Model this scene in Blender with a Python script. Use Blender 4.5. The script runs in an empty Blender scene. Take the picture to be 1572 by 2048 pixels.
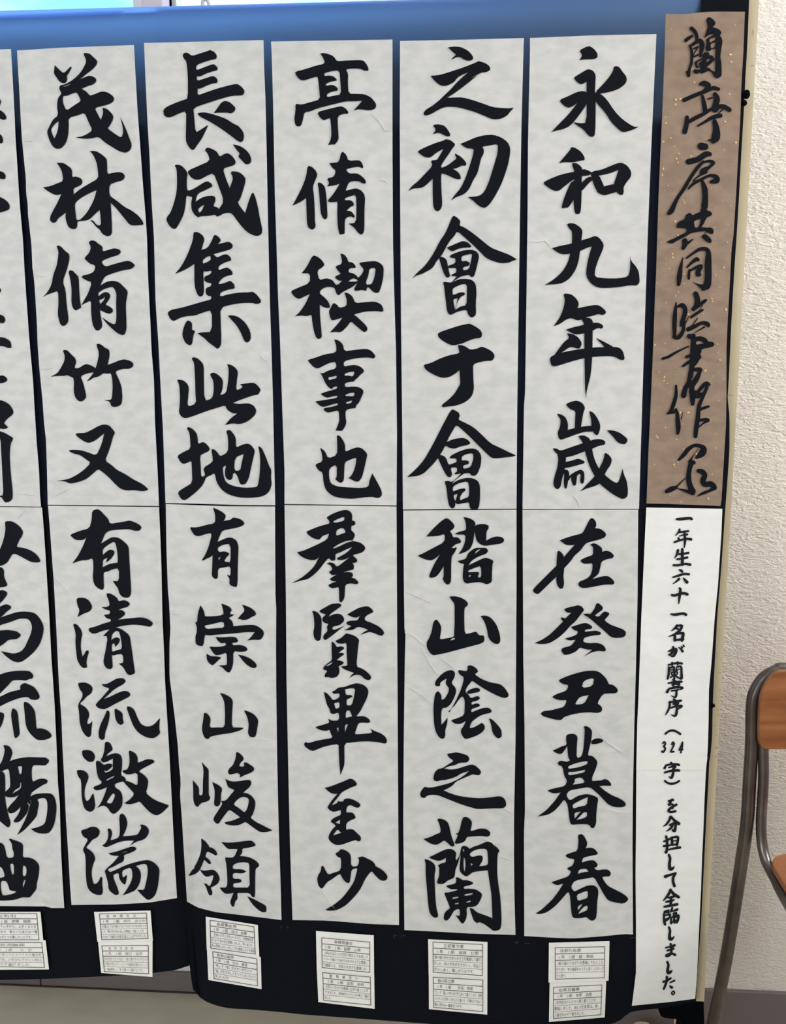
import bpy, bmesh, math, random
from mathutils import Vector, Matrix, Euler, noise
from mathutils.geometry import tessellate_polygon
random.seed(7)
S = bpy.context.scene
COL = S.collection
R = math.radians

# ------------------------------------------------------------------ camera
FPX = 1450.0
CAM = Vector((0, -1.1, 1.25))
ROT = Euler((R(90 - 7.14), 0, R(3.5)), 'XYZ').to_matrix() @ Matrix.Rotation(R(-0.2), 3, 'Z')
cd = bpy.data.cameras.new('camera')
cam = bpy.data.objects.new('camera', cd)
COL.objects.link(cam)
cam.matrix_world = Matrix.Translation(CAM) @ ROT.to_4x4()
cd.sensor_fit = 'VERTICAL'
cd.sensor_height = 24
cd.lens = 24 * FPX / 2048
cd.clip_start = 0.02
S.camera = cam

# ------------------------------------------------------------------ sky, lights, exposure
S.view_settings.view_transform = 'Standard'
S.view_settings.look = 'None'
S.view_settings.gamma = 1
S.view_settings.use_curve_mapping = False
S.view_settings.exposure = 0.0

W = bpy.data.worlds.new('sky')
S.world = W
W.use_nodes = True
nt = W.node_tree
nt.nodes.clear()
tc = nt.nodes.new('ShaderNodeTexCoord')
mp = nt.nodes.new('ShaderNodeMapping')
mp.inputs['Scale'].default_value = (1, 1, 2.2)
nz = nt.nodes.new('ShaderNodeTexNoise')
nz.inputs['Scale'].default_value = 3.4
nz.inputs['Detail'].default_value = 5
rp = nt.nodes.new('ShaderNodeValToRGB')
rp.color_ramp.elements[0].position = 0.42
rp.color_ramp.elements[0].color = (0.30, 0.86, 1.35, 1)
rp.color_ramp.elements[1].position = 0.62
rp.color_ramp.elements[1].color = (1.15, 1.3, 1.5, 1)
bg = nt.nodes.new('ShaderNodeBackground')
bg.inputs['Strength'].default_value = 1.45
wo = nt.nodes.new('ShaderNodeOutputWorld')
L = nt.links.new
L(tc.outputs['Generated'], mp.inputs['Vector'])
L(mp.outputs['Vector'], nz.inputs['Vector'])
L(nz.outputs['Fac'], rp.inputs['Fac'])
L(rp.outputs['Color'], bg.inputs['Color'])
L(bg.outputs['Background'], wo.inputs['Surface'])


def area(name, loc, target, sx, sy, power, col):
    ld = bpy.data.lights.new(name, 'AREA')
    ld.shape = 'RECTANGLE'
    ld.size, ld.size_y, ld.energy, ld.color = sx, sy, power, col
    o = bpy.data.objects.new(name, ld)
    COL.objects.link(o)
    o.location = loc
    o.rotation_euler = (Vector(target) - Vector(loc)).to_track_quat('-Z', 'Y').to_euler()
    return o


area('side_window_light', (-2.6, -2.3, 1.25), (0.2, 0, 0.9), 2.6, 1.8, 66, (0.895, 0.94, 1.0))
area('ceiling_lamp_light', (1.15, -0.2, 2.74), (1.05, 0.05, 0.9), 1.2, 0.2, 4, (1.0, 0.95, 0.90))
area('side_window_light', (2.4, -0.55, 2.05), (0.6, 0.25, 1.5), 1.2, 1.0, 19.5, (1.0, 0.965, 0.935)).data.spread = R(88)
area('ceiling_lamp_light', (-1.0, -2.0, 2.72), (-1.0, -2.0, 0), 1.2, 0.25, 12, (1.0, 0.97, 0.93))


# ------------------------------------------------------------------ materials
def mat(name, col, rough=0.8, metal=0.0, spec=0.5):
    m = bpy.data.materials.new(name)
    m.use_nodes = True
    b = m.node_tree.nodes['Principled BSDF']
    b.inputs['Base Color'].default_value = (*col, 1)
    b.inputs['Roughness'].default_value = rough
    b.inputs['Metallic'].default_value = metal
    b.inputs['Specular IOR Level'].default_value = spec
    return m, m.node_tree, b


def noise_col(nt, b, c1, c2, scale, detail=4, lo=0.35, hi=0.65, stretch=(1, 1, 1)):
    t = nt.nodes.new('ShaderNodeTexCoord')
    mpn = nt.nodes.new('ShaderNodeMapping')
    mpn.inputs['Scale'].default_value = stretch
    n = nt.nodes.new('ShaderNodeTexNoise')
    n.inputs['Scale'].default_value = scale
    n.inputs['Detail'].default_value = detail
    r = nt.nodes.new('ShaderNodeValToRGB')
    r.color_ramp.elements[0].position = lo
    r.color_ramp.elements[0].color = (*c1, 1)
    r.color_ramp.elements[1].position = hi
    r.color_ramp.elements[1].color = (*c2, 1)
    nt.links.new(t.outputs['Object'], mpn.inputs['Vector'])
    nt.links.new(mpn.outputs['Vector'], n.inputs['Vector'])
    nt.links.new(n.outputs['Fac'], r.inputs['Fac'])
    nt.links.new(r.outputs['Color'], b.inputs['Base Color'])
    return mpn, n, r


def bump(nt, b, src, strength, dist):
    bp = nt.nodes.new('ShaderNodeBump')
    bp.inputs['Strength'].default_value = strength
    bp.inputs['Distance'].default_value = dist
    nt.links.new(src, bp.inputs['Height'])
    nt.links.new(bp.outputs['Normal'], b.inputs['Normal'])


def paper_mat(name, c1, c2, bs=0.11):
    m, nt, b = mat(name, c1, 0.85, spec=0.25)
    mpn, n, r = noise_col(nt, b, c1, c2, 38, 9, 0.38, 0.62, (1, 1, 1.7))
    n2 = nt.nodes.new('ShaderNodeTexNoise')
    n2.inputs['Scale'].default_value = 26
    n2.inputs['Detail'].default_value = 5
    n2.inputs['Distortion'].default_value = 0.6
    nt.links.new(mpn.outputs['Vector'], n2.inputs['Vector'])
    bump(nt, b, n2.outputs['Fac'], bs, 0.004)
    return m


M = {}
M['rice'] = paper_mat('rice_paper', (0.605, 0.615, 0.61), (0.70, 0.69, 0.69))
M['white'] = paper_mat('white_paper', (0.84, 0.845, 0.835), (0.88, 0.88, 0.875), 0.06)
M['card'] = paper_mat('card_paper', (0.87, 0.865, 0.83), (0.91, 0.90, 0.87), 0.08)
M['brown'] = paper_mat('brown_paper', (0.27, 0.19, 0.145), (0.33, 0.24, 0.18), 0.15)
M['ink'] = mat('sumi_ink', (0.005, 0.0065, 0.0105), 0.75, spec=0.1)[0]
M['print'] = mat('printed_black', (0.012, 0.014, 0.02), 0.7, spec=0.12)[0]
M['pencil'] = mat('pencil_grey', (0.13, 0.125, 0.12), 0.7)[0]
M['rule'] = mat('ruled_line', (0.07, 0.06, 0.055), 0.7)[0]
M['gold'] = mat('gold_leaf', (0.90, 0.62, 0.24), 0.45, 0.2)[0]

m, nt, b = mat('black_cloth', (0.0045, 0.0058, 0.0095), 0.9, spec=0.08)
n = nt.nodes.new('ShaderNodeTexNoise')
n.inputs['Scale'].default_value = 900
bump(nt, b, n.outputs['Fac'], 0.3, 0.0006)
tr = nt.nodes.new('ShaderNodeBsdfTranslucent')
tr.inputs['Color'].default_value = (0.32, 0.54, 1.0, 1)  # blue transmission put in to imitate window glare along the top
mx = nt.nodes.new('ShaderNodeAddShader')
nt.links.new(b.outputs['BSDF'], mx.inputs[0])
nt.links.new(tr.outputs['BSDF'], mx.inputs[1])
nt.links.new(mx.outputs['Shader'], nt.nodes['Material Output'].inputs['Surface'])
M['cloth'] = m
m, nt, b = mat('black_cloth_opaque', (0.0045, 0.0058, 0.0095), 0.9, spec=0.08)  # opaque copy of the cloth, added to confine the blue glow
n = nt.nodes.new('ShaderNodeTexNoise')
n.inputs['Scale'].default_value = 900
bump(nt, b, n.outputs['Fac'], 0.3, 0.0006)
M['cloth2'] = m
M['blackplain'] = mat('black_fabric', (0.003, 0.0035, 0.005), 0.95, spec=0.03)[0]

m, nt, b = mat('cream_laminate', (0.62, 0.53, 0.36), 0.55)
noise_col(nt, b, (0.60, 0.505, 0.34), (0.66, 0.575, 0.40), 9, 5, 0.3, 0.7, (3, 3, 1))
M['cream'] = m
M['dent'] = mat('scuff_mark', (0.12, 0.09, 0.06), 0.8)[0]

m, nt, b = mat('textured_plaster', (0.80, 0.755, 0.70), 0.8, spec=0.3)
t = nt.nodes.new('ShaderNodeTexCoord')
mpn = nt.nodes.new('ShaderNodeMapping')
mpn.inputs['Scale'].default_value = (1, 1, 2.3)
n1 = nt.nodes.new('ShaderNodeTexNoise')
n1.inputs['Scale'].default_value = 85
n1.inputs['Detail'].default_value = 3
n1.inputs['Distortion'].default_value = 1.2
n2 = nt.nodes.new('ShaderNodeTexNoise')
n2.inputs['Scale'].default_value = 40
n2.inputs['Detail'].default_value = 3
n2.inputs['Distortion'].default_value = 1.5
ad = nt.nodes.new('ShaderNodeMath')
ad.operation = 'ADD'
nt.links.new(t.outputs['Object'], mpn.inputs['Vector'])
nt.links.new(mpn.outputs['Vector'], n1.inputs['Vector'])
nt.links.new(mpn.outputs['Vector'], n2.inputs['Vector'])
nt.links.new(n1.outputs['Fac'], ad.inputs[0])
nt.links.new(n2.outputs['Fac'], ad.inputs[1])
bump(nt, b, ad.outputs['Value'], 0.5, 0.006)
M['plaster'] = m
M['wallplain'] = mat('painted_wall', (0.72, 0.70, 0.66), 0.8)[0]
M['ceiling'] = mat('ceiling_paint', (0.8, 0.79, 0.76), 0.9)[0]

m, nt, b = mat('vinyl_floor', (0.42, 0.38, 0.28), 0.5)
mpn, n, r = noise_col(nt, b, (0.46, 0.42, 0.32), (0.60, 0.55, 0.43), 7, 6, 0.3, 0.7, (1, 2.5, 1))
M['floor'] = m
M['base'] = mat('grey_vinyl_baseboard', (0.16, 0.135, 0.133), 0.55)[0]
M['seam'] = mat('dark_seam', (0.03, 0.02, 0.018), 0.8)[0]
M['wframe'] = mat('white_aluminium', (0.80, 0.80, 0.86), 0.4)[0]
M['wpost'] = mat('lilac_post_paint', (0.62, 0.56, 0.66), 0.6)[0]
m, nt, b = mat('window_glass', (1, 1, 1), 0.02)
nt.nodes.clear()
o_ = nt.nodes.new('ShaderNodeOutputMaterial')
gl = nt.nodes.new('ShaderNodeBsdfGlossy')
gl.inputs['Roughness'].default_value = 0.02
tp = nt.nodes.new('ShaderNodeBsdfTransparent')
tp.inputs['Color'].default_value = (0.95, 0.98, 0.98, 1)
mxs = nt.nodes.new('ShaderNodeMixShader')
mxs.inputs['Fac'].default_value = 0.05
nt.links.new(tp.outputs[0], mxs.inputs[1])
nt.links.new(gl.outputs[0], mxs.inputs[2])
nt.links.new(mxs.outputs[0], o_.inputs['Surface'])
M['glass'] = m

m, nt, b = mat('grey_steel_tube', (0.16, 0.145, 0.14), 0.32, 0.85)
noise_col(nt, b, (0.13, 0.115, 0.115), (0.20, 0.185, 0.18), 14, 4)
M['steel'] = m
m, nt, b = mat('varnished_plywood', (0.35, 0.15, 0.06), 0.35)
mpn, n, r = noise_col(nt, b, (0.19, 0.058, 0.017), (0.36, 0.145, 0.058), 7, 6, 0.3, 0.7, (1.0, 1.0, 7))
M['wood'] = m
m, nt, b = mat('plywood_edge', (0.30, 0.15, 0.07), 0.5)
noise_col(nt, b, (0.20, 0.09, 0.035), (0.36, 0.19, 0.09), 30, 3, 0.3, 0.7)
M['woodedge'] = m
M['dark'] = mat('black_rubber', (0.01, 0.01, 0.01), 0.6)[0]


# ------------------------------------------------------------------ geometry helpers
def ray(px, py):
    return ROT @ Vector(((px - 786) / FPX, (1024 - py) / FPX, -1))


def at_y(px, py, y):
    d = ray(px, py)
    return CAM + d * ((y - CAM.y) / d.y)


def at_z(px, py, z):
    d = ray(px, py)
    return CAM + d * ((z - CAM.z) / d.z)


JT, JB = at_y(314, 13, 0), at_y(379, 1930, 0)      # the line where the two boards meet


def joint_x(z):
    t = (JT.z - z) / (JT.z - JB.z)
    return JT.x + (JB.x - JT.x) * t


def hang(x, z):
    """depth of the hanging black cloth: a slack valley at the board joint, faint waves elsewhere"""
    t = min(1.0, max(0.0, (0.95 - z) / 0.6))
    a = 0.036 * t * t * (3 - 2 * t) + 0.010 * min(1.0, max(0.0, (0.5 - z) / 0.3))
    dx = x - joint_x(z)
    w = 0.045 if dx > 0 else 0.075
    v = a * math.exp(-abs(dx) / w) if abs(dx) > 0.004 else a * math.exp(-0.004 / w)
    wv = 0.0022 * noise.noise(Vector((x * 5.0, 3.1, z * 2.3)))
    low = min(1.0, max(0.0, (0.7 - z) / 0.4))
    wv += low * 0.005 * math.sin(x * 17 + 0.8)
    return v + wv


def wrinkle(x, z):
    return 0.0009 * noise.noise(Vector((x * 13 + z * 5, 8.7, z * 16 - x * 4))) + \
        0.0005 * noise.noise(Vector((x * 27, 1.7, z * 31)))


def on(px, py, off=0.0, wr=True):
    """the point of the hanging surface seen at a pixel, lifted off metres towards the viewer"""
    d = ray(px, py)
    y = 0.0
    for _ in range(7):
        p = CAM + d * ((y - CAM.y) / d.y)
        y = hang(p.x, p.z) - off
        if wr:
            y += wrinkle(p.x, p.z)
    return CAM + d * ((y - CAM.y) / d.y)


def link(name, me, m=None, parent=None, smooth=False):
    o = bpy.data.objects.new(name, me)
    COL.objects.link(o)
    if m is not None:
        me.materials.append(m)
    if parent is not None:
        o.parent = parent
    if smooth:
        me.polygons.foreach_set('use_smooth', [True] * len(me.polygons))
    return o


def mesh(name, vs, fs, m, parent=None, smooth=False):
    me = bpy.data.meshes.new(name)
    me.from_pydata([tuple(v) for v in vs], [], fs)
    me.update()
    return link(name, me, m, parent, smooth)


def tag(o, label=None, cat=None, group=None, kind=None):
    if label: o['label'] = label
    if cat: o['category'] = cat
    if group: o['group'] = group
    if kind: o['kind'] = kind
    return o


def empty(name, loc=(0, 0, 0)):
    o = bpy.data.objects.new(name, None)
    COL.objects.link(o)
    o.empty_display_size = 0.05
    o.location = loc
    return o


def boxdata(lo, hi):
    x0, y0, z0 = lo
    x1, y1, z1 = hi
    v = [(x0, y0, z0), (x1, y0, z0), (x1, y1, z0), (x0, y1, z0), (x0, y0, z1), (x1, y0, z1), (x1, y1, z1), (x0, y1, z1)]
    f = [(0, 3, 2, 1), (4, 5, 6, 7), (0, 1, 5, 4), (1, 2, 6, 5), (2, 3, 7, 6), (3, 0, 4, 7)]
    return v, f


def boxes(name, bl, m, parent=None, bevel=0.0):
    bm = bmesh.new()
    for lo, hi in bl:
        v, f = boxdata(lo, hi)
        vs = [bm.verts.new(q) for q in v]
        for q in f:
            bm.faces.new([vs[i] for i in q])
    if bevel:
        bmesh.ops.bevel(bm, geom=list(bm.edges), offset=bevel, segments=3, affect='EDGES', profile=0.5)
    me = bpy.data.meshes.new(name)
    bm.to_mesh(me)
    bm.free()
    return link(name, me, m, parent)


def tube(name, pts, r, m, parent=None, seg=14, sub=6, ry=None, cap=True):
    """a round tube swept along a Catmull-Rom curve through pts"""
    P = [Vector(p) for p in pts]
    Q = []
    for i in range(len(P) - 1):
        p0 = P[max(i - 1, 0)]; p1 = P[i]; p2 = P[i + 1]; p3 = P[min(i + 2, len(P) - 1)]
        for k in range(sub):
            t = k / sub
            Q.append(0.5 * ((2 * p1) + (p2 - p0) * t + (2 * p0 - 5 * p1 + 4 * p2 - p3) * t * t + (3 * p1 - p0 - 3 * p2 + p3) * t ** 3))
    Q.append(P[-1])
    vs, fs = [], []
    tg = (Q[1] - Q[0]).normalized()
    up = Vector((0, 1, 0)) if abs(tg.y) < 0.9 else Vector((1, 0, 0))
    nrm = (up - tg * up.dot(tg)).normalized()
    for i, q in enumerate(Q):
        a = Q[max(i - 1, 0)]; c = Q[min(i + 1, len(Q) - 1)]
        tg = (c - a).normalized()
        nrm = (nrm - tg * nrm.dot(tg)).normalized()
        bn = tg.cross(nrm)
        for k in range(seg):
            an = 2 * math.pi * k / seg
            vs.append(q + nrm * (math.cos(an) * r) + bn * (math.sin(an) * (ry or r)))
    for i in range(len(Q) - 1):
        for k in range(seg):
            k2 = (k + 1) % seg
            fs.append((i * seg + k, i * seg + k2, (i + 1) * seg + k2, (i + 1) * seg + k))
    if cap:
        fs.append(tuple(reversed(range(seg))))
        fs.append(tuple(range((len(Q) - 1) * seg, len(Q) * seg)))
    return mesh(name, vs, fs, m, parent, True)


def lerp_poly(poly, t, key):
    """poly: list of (x, y); key 0 or 1 is the coordinate that runs along; t in 0..1"""
    a, b = poly[0][key], poly[-1][key]
    v = a + (b - a) * t
    for i in range(len(poly) - 1):
        p, q = poly[i], poly[i + 1]
        if (p[key] <= v <= q[key]) or (p[key] >= v >= q[key]):
            d = q[key] - p[key]
            f = 0 if d == 0 else (v - p[key]) / d
            return (p[0] + (q[0] - p[0]) * f, p[1] + (q[1] - p[1]) * f)
    return poly[-1]


def coons(Lp, Rp, Tp, Bp, u, v):
    Tp_, Bp_ = lerp_poly(Tp, u, 0), lerp_poly(Bp, u, 0)
    L_, R_ = lerp_poly(Lp, v, 1), lerp_poly(Rp, v, 1)
    c00, c10, c01, c11 = Lp[0], Rp[0], Lp[-1], Rp[-1]
    out = []
    for k in (0, 1):
        bil = (1 - u) * (1 - v) * c00[k] + u * (1 - v) * c10[k] + (1 - u) * v * c01[k] + u * v * c11[k]
        out.append((1 - v) * Tp_[k] + v * Bp_[k] + (1 - u) * L_[k] + u * R_[k] - bil)
    return out


def sheet(name, Lp, Rp, m, off, Tp=None, Bp=None, cell=13, wr=True, parent=None, opaque=None):
    Lp = [tuple(map(float, p)) for p in Lp]
    Rp = [tuple(map(float, p)) for p in Rp]
    Tp = Tp or [Lp[0], Rp[0]]
    Bp = Bp or [Lp[-1], Rp[-1]]
    nu = max(2, int(abs(Rp[0][0] - Lp[0][0]) / cell))
    nv = max(2, int(abs(Lp[-1][1] - Lp[0][1]) / cell))
    vs = [on(*coons(Lp, Rp, Tp, Bp, i / nu, j / nv), off, wr) for j in range(nv + 1) for i in range(nu + 1)]
    fs = [(j * (nu + 1) + i, (j + 1) * (nu + 1) + i, (j + 1) * (nu + 1) + i + 1, j * (nu + 1) + i + 1) for j in range(nv) for i in range(nu)]
    o = mesh(name, vs, fs, m, parent, True)
    if opaque is not None:      # opaque copy below the joint and at the right, keeping the glow out
        o.data.materials.append(opaque)
        for k, f in enumerate(o.data.polygons):
            j, i = divmod(k, nu)
            x, y = coons(Lp, Rp, Tp, Bp, (i + 0.5) / nu, (j + 0.5) / nv)
            if y > 1010 or x > 1405 - 0.05 * y: f.material_index = 1
    return o


def pts(s):
    a = [float(q) for q in s.split()]
    return list(zip(a[0::2], a[1::2]))


def round_poly(P):
    """soften the corners of a traced outline, keeping its sharp brush tips"""
    out = []
    n_ = len(P)
    for i in range(n_):
        a, b_, c = Vector(P[i - 1]), Vector(P[i]), Vector(P[(i + 1) % n_])
        u, w = a - b_, c - b_
        if u.length < 1e-6 or w.length < 1e-6:
            continue
        if u.angle(w) < R(62):
            out.append(tuple(b_))
        else:
            out.append(tuple(b_ + u * 0.22))
            out.append(tuple(b_ + w * 0.22))
    return out


def stroke_polys(T):
    """T: list of (x, y, width) -> outline pieces of a brushed line"""
    Q = []
    for i in range(len(T) - 1):
        p0 = T[max(i - 1, 0)]; p1 = T[i]; p2 = T[i + 1]; p3 = T[min(i + 2, len(T) - 1)]
        for k in range(5):
            t = k / 5
            Q.append([0.5 * ((2 * p1[j]) + (p2[j] - p0[j]) * t + (2 * p0[j] - 5 * p1[j] + 4 * p2[j] - p3[j]) * t * t + (3 * p1[j] - p0[j] - 3 * p2[j] + p3[j]) * t ** 3) for j in range(3)])
    Q.append(list(T[-1]))
    ls, rs = [], []
    for i, q in enumerate(Q):
        a = Q[max(i - 1, 0)]; c = Q[min(i + 1, len(Q) - 1)]
        d = Vector((c[0] - a[0], c[1] - a[1]))
        if d.length < 1e-6: d = Vector((1, 0))
        d.normalize()
        h = max(q[2], 0.6) * 0.5
        ls.append((q[0] - d.y * h, q[1] + d.x * h))
        rs.append((q[0] + d.y * h, q[1] - d.x * h))
    out = [[ls[i], ls[i + 1], rs[i + 1], rs[i]] for i in range(len(Q) - 1)]
    for q in [Q[0], Q[-1]] + [Q[5 * i] for i in range(1, len(T) - 1)]:
        h = max(q[2], 0.6) * 0.5
        out.append([(q[0] + h * math.cos(a * math.pi / 5), q[1] + h * math.sin(a * math.pi / 5)) for a in range(10)])
    return out


def flat_mesh(name, polys, m, off, parent, maxlen=15, wr=True, label=None):
    """polys: list of [outer, hole, ...] in pixels; laid as ink on the hanging surface"""
    bm = bmesh.new()
    for loops in polys:
        vl = [[Vector((p[0], p[1], 0)) for p in lp] for lp in loops]
        flat = [v for lp in vl for v in lp]
        bv = [bm.verts.new(v) for v in flat]
        for t in tessellate_polygon(vl):
            a, b_, c = (flat[i] for i in t)
            if abs((b_ - a).cross(c - a).z) < 1e-7:
                continue
            if (b_ - a).cross(c - a).z > 0:
                t = (t[0], t[2], t[1])
            try:
                bm.faces.new([bv[i] for i in t])
            except ValueError:
                pass
    for _ in range(4):
        E = [e for e in bm.edges if e.calc_length() > maxlen]
        if not E: break
        bmesh.ops.subdivide_edges(bm, edges=E, cuts=1)
        bmesh.ops.triangulate(bm, faces=[f for f in bm.faces if len(f.verts) > 3])
    for v in [v for v in bm.verts if not v.link_faces]:
        bm.verts.remove(v)
    for v in bm.verts:
        v.co = on(v.co.x, v.co.y, off, wr)
    me = bpy.data.meshes.new(name)
    bm.to_mesh(me)
    bm.free()
    o = link(name, me, m, parent, True)
    if label: o['label'] = label
    return o


def parse_ink(text):
    """-> list of (character, polys in pixels)"""
    out = []
    for ln in text.strip().split('\n'):
        w = ln.split()
        if not w: continue
        if w[0] != "~" and "|" not in ln and len(w) < 6:
            sc = float(w[3]) if len(w) > 3 else 1572 / 276
            cur = (float(w[1]), float(w[2]), 10 / sc)
            out.append((w[0], []))
            continue
        cv = lambda P: [(cur[0] + x * cur[2], cur[1] + y * cur[2]) for x, y in P]
        if w[0] == '~':
            a = [float(q) for q in w[1:]]
            T = list(zip(a[0::3], a[1::3], a[2::3]))
            for pl in stroke_polys(T):
                out[-1][1].append([cv(pl)])
        else:
            loops = [cv(round_poly(pts(q))) for q in ln.split('|')]
            out[-1][1].append(loops)
    return out


# ------------------------------------------------------------------ the room
BW = 0.333     # window wall
PW = 0.277     # textured pier on the right
RX0, RX1, RY, RZ = -3.0, 2.6, -4.0, 2.8
st = lambda o: tag(o, kind='structure')
st(boxes('floor', [((RX0, RY, -0.05), (RX1, BW, 0))], M['floor']))
st(boxes('ceiling', [((RX0, RY, RZ), (RX1, BW + 0.15, RZ + 0.05))], M['ceiling']))
WX0, WX1, WZ0, WZ1 = -2.4, at_y(900, 5, 0.333).x, 0.95, 2.45
st(boxes('wall_back', [((RX0, BW, 0), (RX1, BW + 0.15, WZ0)), ((RX0, BW, WZ1), (RX1, BW + 0.15, RZ)),
                       ((RX0, BW, WZ0), (WX0, BW + 0.15, WZ1)), ((WX1, BW, WZ0), (RX1, BW + 0.15, WZ1))], M['wallplain']))
st(boxes('wall_left', [((RX0 - 0.1, RY, 0), (RX0, BW, RZ))], M['wallplain']))
st(boxes('wall_front', [((RX0, RY - 0.1, 0), (RX1, RY, RZ))], M['wallplain']))
st(boxes('wall_side', [((RX1, RY, 0), (RX1 + 0.1, BW, RZ))], M['wallplain']))
px0 = at_y(1240, 1000, PW).x
st(boxes('wall_right', [((px0, PW, 0), (RX1, BW, RZ))], M['plaster']))

# baseboards: vinyl strips joined by butt seams
zr = at_y(1480, 1984, PW - 0.008).z
br = st(boxes('baseboard_right', [((px0, PW - 0.008, 0), (RX1, PW, zr))], M['base'], bevel=0.002))
zl = at_y(230, 1941, BW - 0.008).z
xs = at_y(82, 1975, BW - 0.008).x
bl_ = st(boxes('baseboard_back', [((RX0, BW - 0.008, 0), (xs - 0.0012, BW, zl)), ((xs + 0.0012, BW - 0.008, 0), (px0, BW, zl))], M['base'], bevel=0.0015))
boxes('floor_joint', [((RX0, BW - 0.0105, 0), (px0, BW - 0.008, 0.003))], M['seam'], bl_)

# window: post, sashes, rails, latch
wn = st(empty('window_1', ((WX0 + WX1) / 2, BW, WZ0)))
wn.location = (0, 0, 0)
xa, xb = at_y(284, 8, BW).x, at_y(327, 8, BW).x
boxes('window_post', [((xa, BW - 0.005, WZ0), (xb, BW + 0.1, WZ1))], M['wpost'], wn, 0.003)
xc, xd = at_y(340, 8, BW + 0.05).x, at_y(355, 8, BW + 0.05).x
boxes('sash_stile', [((xb, BW + 0.03, WZ0 + 0.04), (xc, BW + 0.06, WZ1 - 0.04))], M['wframe'], wn, 0.002)
boxes('sash_stile', [((xc + 0.003, BW + 0.045, WZ0 + 0.04), (xd, BW + 0.075, WZ1 - 0.04))], M['wframe'], wn, 0.002)
boxes('sash_stile', [((xa - 0.03, BW + 0.03, WZ0 + 0.04), (xa, BW + 0.06, WZ1 - 0.04))], M['wframe'], wn, 0.002)
boxes('sash_stile', [((WX1 - 0.04, BW + 0.03, WZ0 + 0.04), (WX1, BW + 0.06, WZ1 - 0.04))], M['wframe'], wn, 0.002)
boxes('sash_stile', [((WX0, BW + 0.03, WZ0 + 0.04), (WX0 + 0.04, BW + 0.06, WZ1 - 0.04))], M['wframe'], wn, 0.002)
boxes('window_rail', [((WX0, BW + 0.02, WZ0), (WX1, BW + 0.09, WZ0 + 0.04))], M['wframe'], wn, 0.002)
boxes('window_rail', [((WX0, BW + 0.02, WZ1 - 0.04), (WX1, BW + 0.09, WZ1))], M['wframe'], wn, 0.002)
boxes('window_sill', [((WX0 - 0.03, BW - 0.03, WZ0 - 0.03), (WX1 + 0.03, BW + 0.02, WZ0))], M['wframe'], wn, 0.003)
boxes('glass_pane', [((WX0 + 0.03, BW + 0.043, WZ0 + 0.03), (xa, BW + 0.047, WZ1 - 0.03))], M['glass'], wn)
boxes('glass_pane', [((xd - 0.005, BW + 0.058, WZ0 + 0.03), (WX1 - 0.03, BW + 0.062, WZ1 - 0.03))], M['glass'], wn)
lp = at_y(411, 6, BW + 0.03)
zt = lp.z
boxes('sash_bar', [((xd - 0.005, BW + 0.03, zt - 0.055), (WX1 - 0.03, BW + 0.06, zt - 0.008))], M['wframe'], wn, 0.002)
boxes('sash_bar', [((WX0 + 0.03, BW + 0.03, zt - 0.075), (xa - 0.02, BW + 0.06, zt - 0.028))], M['wframe'], wn, 0.002)
tube('window_latch', [(lp.x - 0.006, lp.y, zt - 0.009), (lp.x - 0.005, lp.y - 0.002, zt), (lp.x, lp.y - 0.003, zt + 0.006), (lp.x + 0.006, lp.y - 0.002, zt), (lp.x + 0.007, lp.y, zt - 0.009)], 0.0032, M['wpost'], wn)

# ------------------------------------------------------------------ display boards
BF = 0.016      # board face
BT = 0.022      # board thickness
TOPG = 0.012    # the recessed panels end this far below the cloth's top edge
PB = 0.058       # face of the recessed panels


def top_line(px):
    return 21.5 - 0.0262 * px


pz = on(800, top_line(800)).z
xr_t, xr_b = at_y(1518, 0, BF), at_y(1408.3, 2003, BF)
jx = (JT.x + JB.x) / 2
ztop = pz - TOPG
zb = xr_b.z
bd = empty('display_board', (0.2, BF, 0))
bd.location = (0, 0, 0)
tag(bd, 'cream laminated display board under the right black cloth, pale edge showing', 'board')
xl_ = jx + 0.125
Rx = lambda z: xr_b.x + (xr_t.x - xr_b.x) * (z - xr_b.z) / (xr_t.z - xr_b.z)
# face panel: a slab that follows the slightly leaning right edge
zt2 = at_y(1519, -30, BF).z
xe0, xe1 = Rx(zb), Rx(zt2)
sx = 0.065      # the strip of face that stands past the cloth reaches full height
V, F = [], []


def slab(poly, y0, y1):
    n_ = len(poly)
    b0 = len(V)
    for x, z in poly: V.append((x, y0, z))
    for x, z in poly: V.append((x, y1, z))
    F.append(tuple(b0 + i for i in range(n_)))
    F.append(tuple(b0 + n_ + i for i in reversed(range(n_))))
    for i in range(n_):
        j = (i + 1) % n_
        F.append((b0 + j, b0 + i, b0 + n_ + i, b0 + n_ + j))


xi0, xi1 = xe0 - sx, xe1 - sx
slab([(xi0, zb), (xe0, zb), (xe1, zt2), (xi1, zt2)], BF, BF + BT)
mesh('frame_stile', V, F, M['cream'], bd)
V, F = [], []
slab([(xi0 + 0.002, zb + 0.002), (xe0 - 0.02, zb + 0.002), (xe1 - 0.024, zt2 - 0.012), (xi1 + 0.002, zt2 - 0.012)], BF - 0.003, BF - 0.0005)
mesh('light_block', V, F, M['blackplain'], bd)  # unseen black sheet added to stop light bouncing off the stile
V, F = [], []
slab([(xl_, zb), (xi0, zb), (xi1, ztop), (xl_, ztop)], PB, PB + 0.008)
mesh('panel', V, F, M['blackplain'], bd)
boxes('frame_rail', [((xl_, BF, zb), (xi0, BF + BT, zb + 0.05))], M['cream'], bd)
boxes('gap_light_block', [((jx - 0.16, 0.072, zb), (jx + 0.16, 0.078, ztop))], M['blackplain'], bd)  # unseen strip added to keep window light out of the gap
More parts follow.
